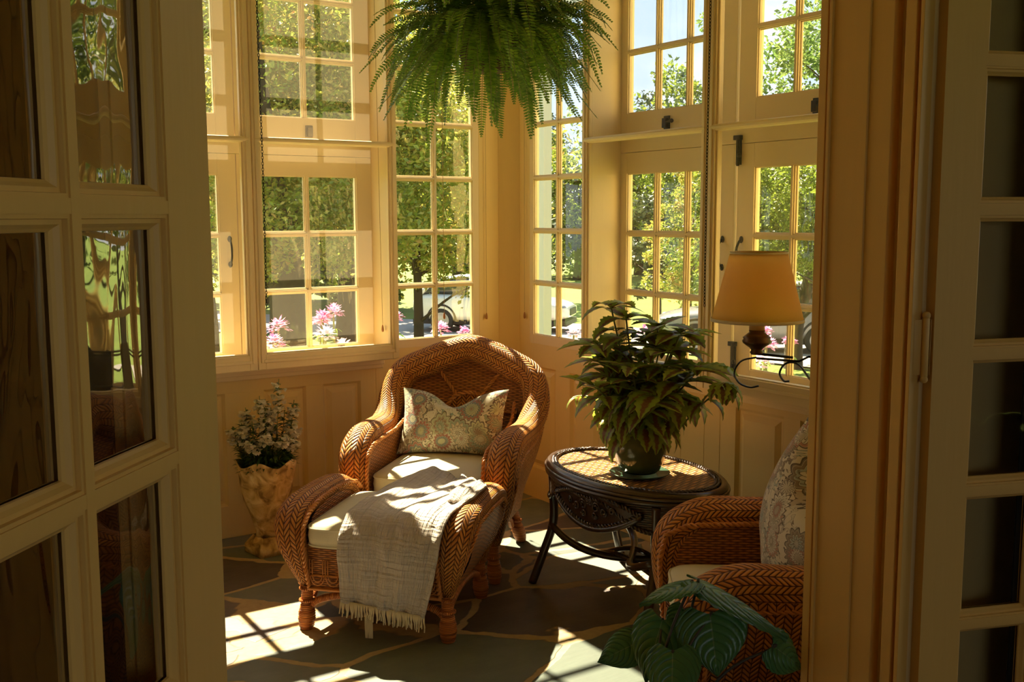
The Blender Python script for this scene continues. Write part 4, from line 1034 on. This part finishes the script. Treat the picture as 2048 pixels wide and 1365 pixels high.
def lamp():
    t = thing('wall_lamp', 'wall lamp with tapered cream shade on a black scrolled iron arm before the right window', 'lamp', (-.40, -2.10, 0))
    z0, z1, r0, r1 = 1.098, 1.328, .152, .093
    M = Mat('linen_shade'); o = M.coord(); th = M.noise(M.scale(o, (40, 40, 260)), 4, 2); c = M.mix(th, (.82, .68, .42), (.70, .55, .30)); sh = M.mixs(.76, M.bsdf(c, .9, M.bump(th, .0008)), M.shader('ShaderNodeBsdfTranslucent', (.95, .72, .28)))
    ml = M.done(sh)
    mb = MB(); rows = [[(lerp(r0, r1, q) * math.cos(a), lerp(r0, r1, q) * math.sin(a), lerp(z0, z1, q)) for a in np.linspace(0, 2 * math.pi, 65)] for q in np.linspace(0, 1, 6)]; mb.grid(rows); s_ = mb.build('lamp_shade', ml, t, solid=.0015)
    mb = MB()
    mbind = mk_fabric('shade_binding', (.50, .40, .24))
    for r, za, zb in ((r0 + .0015, z0 - .001, z0 + .010), (r1 + .0015, z1 - .010, z1 + .002)):
        mb = MB(); mb.grid([[(r * math.cos(a), r * math.sin(a), z) for a in np.linspace(0, 2 * math.pi, 65)] for z in (za, zb)]); mb.build('trim_band', mbind, s_, solid=.001)
    mb = MB(); mb.lathe([(0, 1.068), (.026, 1.068), (.026, 1.16), (0, 1.16)], 20); mb.build('candle_sleeve', plain('ivory_sleeve', (.62, .38, .14), .4), t)
    mb = MB(); mb.lathe([(0, .985), (.018, .985), (.022, .992), (.018, 1.0), (.024, 1.008), (.036, 1.016), (.046, 1.024), (.049, 1.031), (.044, 1.038), (.047, 1.043), (.036, 1.052), (.026, 1.06), (.027, 1.068), (0, 1.068)], 28); mb.build('socket_base', m_bronze, t)
    d = Vector((.57, -.82, 0)).normalized(); P_ = lambda s, z: Vector((d.x * s, d.y * s, z))
    mb = MB(); mb.tube([P_(-.01, .988), P_(.12, .980)], .0045, 8); mb.tube([P_(.0, .972), P_(.14, .968), P_(.17, .985), P_(.69, .975)], .0040, 8); mb.tube([P_(.18, .970), P_(.69, .962)], .0040, 8)
    mb.build('arm', m_iron, t)
    mb = MB(); F = dict(flat=.35)
    up = (-.82, -.57, 0)
    mb.tube(spline([P_(.0, .975), P_(-.05, .96), P_(-.072, .92), P_(-.055, .885), P_(-.02, .872), P_(.01, .878)], 8), .008, 8, upref=up, flat=.4)
    mb.tube(spline([P_(.110, .900), P_(.092, .900), P_(.078, .925), P_(.092, .955), P_(.120, .964), P_(.145, .950), P_(.180, .905), P_(.215, .860), P_(.245, .835), P_(.30, .828), P_(.69, .85)], 8), .009, 8, upref=up, flat=.4)
    mb.build('scroll_bracket', m_iron, t)
    mb = MB(); e = P_(.70, .88); mb.ball((e.x, e.y, .90), .055, 12, 8, (.35, 1, 1.9)); mb.build('wall_plate', m_iron, t)
lamp()

def heart_leaf(mb, base, tip, face, w, cup=.12, droop=.25, n=22, nw=8):
    """base: stalk joint, tip: leaf point, face: direction the upper side looks"""
    b, tp = Vector(base), Vector(tip); d = tp - b; L_ = d.length; d.normalize(); nn = Vector(face); nn = (nn - d * nn.dot(d)).normalized(); s_ = d.cross(nn).normalized()
    rows = []; uu = []
    for i in range(n + 1):
        t = i / n; r = []; u_ = []
        # heart outline: lobes reach back behind the joint
        w_ = w * .5 * (max(0.0, math.sin(math.pi * min(1, (t * .93 + .07)) ** .62)) ** .75) * (1 - t ** 5 * .6) + .0005
        if i == n: w_ = .0005
        for j in range(-nw, nw + 1):
            c = j / nw; back = -.20 * L_ * (abs(c) ** 1.3) * (1 - t) ** 2 * (1 - max(0, abs(c) - .75) * 1.6)
            along = t * L_ + back; lift = -cup * w * (c * c) * .5 - droop * L_ * t * t * .4 + .010 * abs(math.sin((t * 7 - abs(c) * 2.2) * math.pi)) * abs(c) * .55 + cup * .02 * abs(c)
            r.append(b + d * along + s_ * w_ * c + nn * lift); u_.append((t, c))
        rows.append(r); uu.append(u_)
    mb.grid(rows, uu)
def philodendron():
    t = thing('potted_philodendron', 'dark green heart-leaved plant in the bottom right foreground beside the doorway', 'plant', (-1.62, -3.0, 0))
    o = Vector((-1.62, -3.0, 0)); V_ = lambda p: Vector(p) - o; st = MB()
    P_ = [((-1.487, -3.012, .612), (-1.514, -3.066, .500), (-.62, -.75, .25), .150, .22, .10), ((-1.547, -2.93, .585), (-1.622, -2.960, .478), (-.80, -.55, .2), .118, .30, .2),
          ((-1.470, -2.955, .662), (-1.352, -3.120, .592), (.10, .0, 1), .125, .35, .35), ((-1.490, -2.955, .664), (-1.612, -2.925, .650), (-.05, .15, 1), .11, .3, .35),
          ((-1.566, -2.867, .515), (-1.640, -2.822, .474), (-.6, -.7, .6), .085, .4, .2), ((-1.598, -3.02, .560), (-1.650, -3.075, .470), (-.7, -.6, .5), .115, .3, .2),
          ((-1.385, -3.095, .548), (-1.312, -3.125, .488), (-.6, -.6, .8), .095, .35, .3), ((-1.480, -2.93, .590), (-1.505, -2.905, .525), (-.7, -.6, .3), .07, .3, .1)]
    for b, tp, f, w, cup, dr in P_:
        mb = MB(); heart_leaf(mb, V_(b), V_(tp), f, w, cup, dr); mb.build('leaf', m_phil, t)
        q = V_(b); s_ = Vector((rnd_.uniform(-.03, .03), rnd_.uniform(-.03, .03), .30)); st.tube(spline([s_ * 1.0, s_.lerp(q, .5) + Vector((0, 0, .06)), q + Vector((0, 0, -.006)), q], 8), .0032, 6)
    st.build('stems', plain('dark_stem', (.06, .05, .03), .5), t)
    mb = MB(); mb.lathe([(0, 0), (.085, 0), (.10, .02), (.125, .24), (.135, .30), (.125, .30), (.115, .27), (0, .27)], 32); mb.build('pot', plain('clay_pot', (.30, .12, .05), .8), t)
rnd_ = random.Random(3); philodendron()

# ------------------------------------------------------------------ outdoors
def ground_z(x, y): return -.78 - .038 * min(30.0, math.hypot(x + 3, y + 4.5)) + .05 * noise.noise(Vector((x * .15, y * .15, 0)))
def polar(b, dist, z=None):
    """bearing in degrees right of the view through the doorway, and distance"""
    a = yaw + R(b); x, y = CAM.x + dist * math.sin(a), CAM.y + dist * math.cos(a); return Vector((x, y, ground_z(x, y) if z is None else z))
def mk_lawn():
    M = Mat('mown_lawn'); o = M.coord(); n1 = M.noise(o, .5, 4); n2 = M.noise(o, 14, 4)
    col = M.ramp(n1 * .6 + n2 * .4, [(.25, (.06, .10, .010)), (.5, (.14, .20, .018)), (.75, (.22, .28, .03))]); return M.done(M.bsdf(col, .9, M.bump(n2, .03)))
m_lawn = mk_lawn()
rows = []; xs = np.concatenate([np.linspace(-60, 3.4, 26), np.linspace(5, 120, 40)]); ys = np.concatenate([np.linspace(-40, 1.5, 14), np.linspace(3, 120, 44)])
mb = MB(); mb.grid([[(x, y, ground_z(x, y) if (y > .3 or x > .3) else -1.0) for x in xs] for y in ys]); mb.build('lawn', m_lawn, kind='structure')
M = Mat('grey_drive'); o = M.coord(); m_drive = M.done(M.bsdf(M.mix(M.noise(o, 3, 5), (.30, .27, .24), (.42, .38, .34)), .9))
ctr = spline([polar(-26, 44), polar(-16, 35), polar(-9.5, 32.5), polar(-3, 30.5), polar(2, 30), polar(8, 27.5), polar(14, 25.5), polar(22, 23), polar(34, 20)], 8); rows = []
for i, p in enumerate(ctr):
    T = (ctr[min(i + 1, len(ctr) - 1)] - ctr[max(i - 1, 0)]).normalized(); s_ = Vector((-T.y, T.x, 0)); rows.append([(q.x, q.y, ground_z(q.x, q.y) + .04) for q in [p + s_ * k for k in (-2.6, -1.3, 0, 1.3, 2.6)]])
mb = MB(); mb.grid(rows); mb.build('driveway', m_drive, kind='structure')

def crown(mb, rnd, c, rad, n, size, clumps=26, hang=0.0):
    clumps = int(clumps * 1.6); cl = []
    for k in range(clumps):
        v = Vector((rnd.gauss(0, 1), rnd.gauss(0, 1), rnd.gauss(0, 1))).normalized() * rnd.uniform(.35, 1.0); cl.append((Vector((c[0] + v.x * rad[0], c[1] + v.y * rad[1], c[2] + v.z * rad[2])), rnd.uniform(.14, .32) * min(rad)))
    V, F = [], []
    for i in range(n):
        q, r = cl[rnd.randrange(len(cl))]; v = Vector((rnd.gauss(0, 1), rnd.gauss(0, 1), rnd.gauss(0, 1) * .75)).normalized() * r * rnd.uniform(.55, 1.08); p = q + v - Vector((0, 0, hang * abs(v.length / r) * rnd.random()))
        s_ = size * rnd.uniform(.6, 1.3); a = Vector((rnd.gauss(0, 1), rnd.gauss(0, 1), rnd.gauss(0, .7))).normalized(); b = a.cross(Vector((rnd.gauss(0, 1), rnd.gauss(0, 1), rnd.gauss(0, 1)))).normalized()
        k = len(V); V += [p - a * s_, p + b * s_ * .45, p + a * s_, p - b * s_ * .45 + a.cross(b) * s_ * .2]; F.append((k, k + 1, k + 2, k + 3))
    mb.add(V, F)
def trunk(mb, rnd, h, r, branches=7, lean=.1):
    top = Vector((rnd.uniform(-lean, lean) * h, rnd.uniform(-lean, lean) * h, h)); sp = spline([(0, 0, -.3), (r * .3, 0, h * .25), (top.x * .5, top.y * .5, h * .6), top], 6)
    mb.tube(sp, lambda q: r * (1.25 - q * .95), 10)
    for k in range(branches):
        i = int(len(sp) * (.35 + .6 * k / branches)); i = min(i, len(sp) - 1); a = rnd.random() * 6.3; L_ = h * rnd.uniform(.25, .45); p = sp[i]
        mb.tube(spline([p, p + Vector((math.cos(a) * L_ * .5, math.sin(a) * L_ * .5, L_ * .35)), p + Vector((math.cos(a) * L_, math.sin(a) * L_, L_ * .55))], 4), lambda q: r * .35 * (1 - q * .8), 6)
def tree(name, b, dist, crowns, mat, label, seed, n=8000, size=.10, tr=None, clumps=26, cat='tree', hang=0.0, group=None):
    rnd = random.Random(seed); p = polar(b, dist); t = thing(name, label, cat, p, 0, group or name.replace('_', ' ') + 's beyond the windows')
    if tr: mb = MB(); trunk(mb, rnd, *tr); mb.build('trunk', m_bark, t)
    mb = MB(); tot = sum(c[1][0] * c[1][2] for c in crowns)
    for c, rad in crowns: crown(mb, rnd, (c[0], c[1], c[2]), rad, int(n * rad[0] * rad[2] / tot), size, clumps, hang)
    mb.build('foliage', mat, t, smooth=False); return t
# left: turning maples and a big dark trunk
tree('maple_tree', -12.4, 15.5, [((0, 0, 6.2), (2.7, 2.4, 3.0)), ((-.6, 0, 3.2), (2.3, 1.8, 1.1)), ((1.6, -.4, 4.0), (1.6, 1.4, 1.5)), ((-.1, -1.2, 2.75), (2.3, .8, .75))], m_maple, 'tall maple with orange-tinged leaves and thick dark trunk outside the left window', 31, 56000, .047, (6.5, .30), 60, hang=.3)
tree('maple_tree', -16.6, 17.0, [((0, 0, 5.6), (2.6, 2.2, 3.4)), ((.3, 0, 2.9), (2.0, 1.6, 1.0))], m_maple, 'maple with orange-tinged leaves seen left of the leftmost window post', 32, 22000, .055, (5.5, .2), 34, hang=.3)
tree('maple_tree', -5.2, 17.5, [((.4, 0, 3.9), (2.2, 1.9, 1.9)), ((-1.2, 0, 4.9), (1.8, 1.6, 2.2)), ((1.0, 0, 2.6), (1.7, 1.3, .9))], m_maple, 'maple with reddish leaves outside the narrow left window', 33, 46000, .047, (4.5, .09), 50, hang=.3)
tree('shade_tree', -9.0, 24, [((0, 0, 6.0), (4.0, 3, 3.6)), ((-3, 0, 4.5), (3.0, 2.5, 2.5))], m_green, 'broad green tree standing behind the maples at left', 34, 18000, .11, (6, .3), 40)
tree('shade_tree', -17.5, 26, [((0, 0, 6.0), (4.5, 3, 4.4))], m_green, 'broad green tree at the far left beyond the maples', 35, 12000, .13, (6, .3), 40)
tree('dark_tree', -3.0, 40, [((0, 0, 4.6), (5.5, 3, 3.9)), ((-7, 0, 6), (5, 3, 4.5))], m_evergreen, 'dark tree mass standing behind the car at left', 36, 10000, .25, (5, .3), 40)
tree('dark_tree', -13.5, 42, [((0, 0, 6.0), (8.0, 3, 6.0))], m_evergreen, 'dark tree far behind the maples at left', 37, 9000, .3, (5, .3), 40)
# shrubs along the drive at left
tree('shrub', -8.8, 36.5, [((0, 0, .9), (2.2, 1.2, .9))], m_green, 'round green shrub beyond the drive, seen through the left window', 38, 2500, .10, None, 12, 'shrub')
# middle and right: trees beyond the lawn
for i, (b, d, zc, rx, rz, m_, sd_, lb) in enumerate([(3.6, 56, 4.6, 5.2, 4.6, m_green, 40, 'rounded green tree beyond the lawn behind the white porch column'), (6.9, 60, 4.9, 3.2, 5.2, m_evergreen, 41, 'dark conifer beyond the lawn at the left edge of the right window'),
        (8.9, 50, 5.2, 4.0, 4.6, m_green, 42, 'tall rounded tree beyond the lawn showing in the upper right window'), (11.8, 48, 4.8, 4.6, 4.2, m_green, 43, 'green tree beyond the lawn right of the tallest rounded one'), (16, 52, 5, 6, 5, m_evergreen, 44, 'dark tree beyond the lawn behind the lampshade'),
        (-.3, 58, 5, 6, 5, m_evergreen, 45, 'dark tree beyond the lawn hidden mostly by the corner'), (20, 50, 5, 5, 5, m_green, 46, 'green tree far beyond the lawn at the right edge'), (5.6, 75, 4, 9, 4.4, m_evergreen, 47, 'lowest dark row of trees farthest beyond the lawn')]):
    tree('lawn_tree', b, d, [((0, 0, zc), (rx, 3, rz)), ((rx * .4, 0, zc * .55), (rx * .7, 2.5, rz * .5))], m_, lb, sd_, 12000, .14, (zc, .25), 40)
tree('sapling', 9.6, 27, [((0, 0, 2.7), (1.35, 1.2, 1.9)), ((.4, 0, 4.1), (.8, .8, .8))], m_maple, 'young yellow-green tree on the lawn behind the dark car', 50, 9000, .055, (3.2, .08), 24)
tree('sapling', 8.0, 33, [((0, 0, 2.5), (1.2, 1.2, 2.2))], m_evergreen, 'slim dark conifer on the lawn left of the young yellow-green tree', 51, 5000, .10, (3.2, .08), 24)
tree('flowering_tree', 15.2, 21.5, [((0, 0, 3.5), (3.2, 2.2, 1.75)), ((-1.2, 0, 2.3), (1.9, 1.3, .9)), ((1.3, 0, 2.3), (1.8, 1.3, 1.0))], m_green, 'bright yellow-green tree behind the lampshade', 52, 38000, .047, (3.6, .17, 8, .16), 46)
for i, (b, d, m_) in enumerate([(24, 19, m_green), (30, 17, m_green), (38, 20, m_maple), (46, 18, m_green), (54, 22, m_green)]):
    tree('side_tree', b, d, [((0, 0, 4.6), (3.2, 2.6, 3.2))], m_, ['green', 'full green', 'orange-tinged', 'light green', 'broad green'][i] + ' tree beyond the doorway jamb, glimpsed only in the door-glass reflection', 80 + i, 9000, .10, (4, .2), 30)
tree('airy_tree', 19.0, 15.5, [((-.2, 0, 5.5), (2.3, 2.2, 1.1)), ((.6, 0, 4.3), (1.6, 1.6, .55)), ((-1.2, .3, 4.7), (.9, 1.0, .6))], m_airy, 'airy tree with fine leaves against the sky in the upper right window', 53, 12000, .045, (5.0, .06, 12, .10), 44)

def car(name, label, loc, ang, paint_c, roof=True):
    t = thing(name, label, 'car', loc, ang); mp = plain(name + '_paint', paint_c, .25, Coat_Weight=.6); mg = plain('dark_car_glass', (.03, .035, .04), .08); mk = plain('tyre_rubber', (.02, .02, .02), .8); mr = plain('alloy', (.35, .35, .35), .3, Metallic=.8)
    S_ = [(-2.30, .52, .95, .72), (-2.22, .40, 1.06, .84), (-1.9, .32, 1.10, .90), (-.9, .30, 1.08, .92), (.3, .30, 1.06, .92), (1.0, .30, 1.02, .91), (1.7, .32, .94, .88), (2.1, .38, .84, .80), (2.30, .46, .74, .66)]
    def sec(x, zl, zh, w, p=5.0):
        r = []
        for k in range(25):
            a = 2 * math.pi * k / 24; c, s_ = math.cos(a), math.sin(a); r.append((x, w * math.copysign(abs(c) ** (2 / p), c), (zl + zh) / 2 + (zh - zl) / 2 * math.copysign(abs(s_) ** (2 / p), s_)))
        return r
    mb = MB(); xs_ = np.linspace(-2.30, 2.30, 40); rows = [sec(x, *[interp(x, [s[0] for s in S_], [s[k] for s in S_]) for k in (1, 2, 3)]) for x in xs_]; mb.grid(rows, capstart=True, capend=True); body = mb.build('body', mp, t)
    mb = MB(); G_ = [(-2.15, 1.02, 1.06, .72), (-1.75, .98, 1.48, .68), (-.9, .98, 1.62, .68), (.0, .98, 1.60, .68), (.45, .98, 1.48, .68), (1.15, .96, 1.02, .74)]; rows = [sec(x, *[interp(x, [s[0] for s in G_], [s[k] for s in G_]) for k in (1, 2, 3)], 3.2) for x in np.linspace(-2.15, 1.15, 26)]; mb.grid(rows, capstart=True, capend=True); mb.build('windows', mg, t)
    mb = MB(); rows = [[(x, y, interp(x, [-1.75, -.9, 0, .35], [1.50, 1.635, 1.615, 1.52]) - .06 * (abs(y) / .6) ** 3) for y in np.linspace(-.60, .60, 9)] for x in np.linspace(-1.75, .38, 12)]; mb.grid(rows)
    for s_ in (1, -1):
        mb.tube([(.38, s_ * .60, 1.50), (1.12, s_ * .74, 1.02)], .035, 6); mb.tube([(-.55, s_ * .63, 1.58), (-.55, s_ * .86, 1.05)], .04, 6); mb.tube([(-1.70, s_ * .62, 1.46), (-2.1, s_ * .78, 1.05)], .06, 6)
    mb.build('roof', mp, t, solid=.03)
    for x in (-1.38, 1.40):
        for s_ in (1, -1):
            mb = MB(); c = lambda r, y: [(x + r * math.cos(a), y, .34 + r * math.sin(a)) for a in np.linspace(0, 2 * math.pi, 29)]
            mb.grid([c(.001, s_ * .90), c(.22, s_ * .905), c(.235, s_ * .93), c(.33, s_ * .93), c(.345, s_ * .90), c(.345, s_ * .72), c(.001, s_ * .72)]); w = mb.build('wheel', mk, t)
            mb = MB(); mb.grid([c(.001, s_ * .925), c(.19, s_ * .915), c(.22, s_ * .935), c(.23, s_ * .93)]); mb.build('hubcap', mr, w)
            mb = MB(); mb.tube([(x + .42 * math.cos(a), s_ * .90, .36 + .42 * math.sin(a)) for a in np.linspace(-.1, math.pi + .1, 20)], .035, 6); mb.build('wheel_arch', mk, t)
    mb = MB(); mb.box(2.22, 2.335, -.42, .42, .50, .70); mb.build('grille', mk, t, smooth=False, bevel=.02)
    for s_ in (1, -1): mb = MB(); mb.ball((2.10, s_ * .62, .74), .14, 12, 8, (1, 1, .55)); mb.build('headlight', mr, t)
    mb = MB(); mb.box(-2.28, 2.28, -.80, .80, .22, .36); mb.build('underbody', mk, t, smooth=False); return t
p = polar(-.9, 30.6); car('white_car', 'white car parked on the drive, seen on both sides of the room corner', (p.x, p.y, p.z + .05), -yaw + R(-14), (.78, .76, .70))
p = polar(13.2, 25.3); car('dark_car', 'dark grey car parked on the drive outside the right windows', (p.x, p.y, p.z + .05), math.pi - yaw + R(-10), (.26, .26, .28))

# porch column with arched braces and beam
m_white = paint('white_exterior_paint', (.46, .47, .45), .6)
pc = Vector((1.92, 2.42, 0)); t = thing('porch_column', 'white square porch column outside the narrow window right of the corner', 'column', (pc.x, pc.y, ground_z(pc.x, pc.y)))
h0 = ground_z(pc.x, pc.y)
mb = MB(); mb.box(-.040, .040, -.040, .040, 0, 3.35 - h0); mb.build('shaft', m_white, t, smooth=False, bevel=.006)
mb = MB(); mb.box(-.12, .12, -.12, .12, 0, .35); mb.build('base', m_white, t, smooth=False, bevel=.01)
for sg in (1,):
    mb = MB(); dv = Vector((.62, -.78, 0)); rows = []
    for k in range(15):
        a = k / 14 * math.pi / 2; r = .62; q = dv * (.075 + r * (1 - math.cos(a))); z = 2.62 + r * math.sin(a) - h0; s_ = Vector((-dv.y, dv.x, 0)) * .05
        q2 = dv * (.075 + r * (1 - math.cos(a))); rows.append([q + s_ + Vector((0, 0, z)), q - s_ + Vector((0, 0, z)), q2 - s_ + Vector((0, 0, 3.30 - h0)), q2 + s_ + Vector((0, 0, 3.30 - h0))])
    mb.grid(rows, closed=True, capstart=True, capend=True); mb.build('arched_brace', m_white, t, smooth=False)
mb = MB(); dv = Vector((.62, -.78, 0)); s_ = Vector((.78, .62, 0)) * .06
mb.add([dv * -.10 + s_ + Vector((0, 0, 3.28 - h0)), dv * 4 + s_ + Vector((0, 0, 3.28 - h0)), dv * 4 - s_ + Vector((0, 0, 3.28 - h0)), dv * -.10 - s_ + Vector((0, 0, 3.28 - h0)), dv * -.10 + s_ + Vector((0, 0, 3.45 - h0)), dv * 4 + s_ + Vector((0, 0, 3.45 - h0)), dv * 4 - s_ + Vector((0, 0, 3.45 - h0)), dv * -.10 - s_ + Vector((0, 0, 3.45 - h0))], [(0, 1, 2, 3), (4, 5, 6, 7), (0, 1, 5, 4), (1, 2, 6, 5), (2, 3, 7, 6), (3, 0, 4, 7)]); mb.build('beam', m_white, t, smooth=False)

# spider flowers outside the windows
def cleome(b, dist, z, label, mat=None, seed=1, r=.085):
    rnd = random.Random(seed); p = polar(b, dist); t = thing('spider_flower', label, 'flower', p, 0, 'spider flowers outside the windows'); h = z - p.z; st = MB(); lf = MB(); fl = MB()
    lx, ly = rnd.uniform(-.12, .12), rnd.uniform(-.12, .12); pts = spline([(0, 0, 0), (lx * .4, ly * .4, h * .5), (lx, ly, h)], 8); st.tube(pts, .008, 6)
    for k in range(46):
        q = rnd.uniform(.3, .98); c = pts[int(q * (len(pts) - 1))]; a = rnd.random() * 6.3; leaf_grid(lf, c, (math.cos(a), math.sin(a), rnd.uniform(-.2, .5)), (0, 0, 1), rnd.uniform(.07, .13), .014, lance, 4, .9, .2)
    for k in range(90):
        a = rnd.random() * 6.3; e = rnd.uniform(-.3, 1.5); d = Vector((math.cos(a) * math.cos(e), math.sin(a) * math.cos(e), math.sin(e) * .8)); leaf_grid(fl, Vector(pts[-1]) + d * r * rnd.uniform(.3, .75), d, (0, 0, 1), r * rnd.uniform(.3, .6), .014, ovate, 3, .4, .1)
    st.build('stem', m_fernstem, t); lf.build('leaves', m_green2, t); fl.build('blossom', mat or m_pink, t)
m_green2 = mk_leaf('flower_leaves', (.16, .28, .03), (.32, .46, .06), .5)
for i, (b, d, z, lb, mt, r) in enumerate([(-12.30, 7.6, .655, 'pink spider flower before the dark trunk in the left window', m_pink, .095), (-12.9, 7.2, .59, 'pale pink spider flower at the lowest left corner of the left window', m_pink, .085),
        (-11.25, 8.0, .665, 'small pink spider flower just left of the middle bar of the left window', m_pink, .07), (-10.35, 7.9, .69, 'pink spider flower just right of the middle bar of the left window', m_pink, .085), (-9.6, 7.8, .735, 'tallest pink spider flower, on a bent stem in the left window', m_pink, .08),
        (-10.2, 7.6, .60, 'white spider flower low in the right pane of the left window', m_whitebloom, .085), (-8.6, 7.5, .53, 'pale spider flower at the bottom right corner of the left window', m_whitebloom, .07),
        (-5.58, 7.8, .69, 'pink spider flower at the left of the narrow left window', m_pink, .075), (-3.9, 7.9, .58, 'pink spider flower low in the narrow left window, left one of two', m_pink, .075), (-3.2, 7.8, .575, 'pink spider flower low in the narrow left window, right one of two', m_pink, .07),
        (13.0, 7.4, .545, 'pink spider flower outside the right window, left of the lamp socket', m_pink, .085), (14.1, 7.7, .61, 'rose spider flower outside the right window, right of the lamp socket', m_pink, .06), (15.6, 7.6, .565, 'pink spider flower outside the right window above the lamp arm', m_pink, .055), (13.8, 7.3, .44, 'pale spider flower under the lamp arm outside the right window', m_whitebloom, .085),
        (2.9, 7.6, .58, 'pale spider flower low in the narrow window right of the corner', m_whitebloom, .06), (7.3, 7.7, .59, 'pink spider flower low outside the right window behind the coleus', m_pink, .07)]):
    cleome(b, d, z, lb, mt, 60 + i, r)
# last touches
for o in COL.objects:
    if o.type == 'MESH' and len(o.data.materials) == 0: print('no material', o.name)
print('objects', len(COL.objects), 'verts', sum(len(o.data.vertices) for o in COL.objects if o.type == 'MESH'))
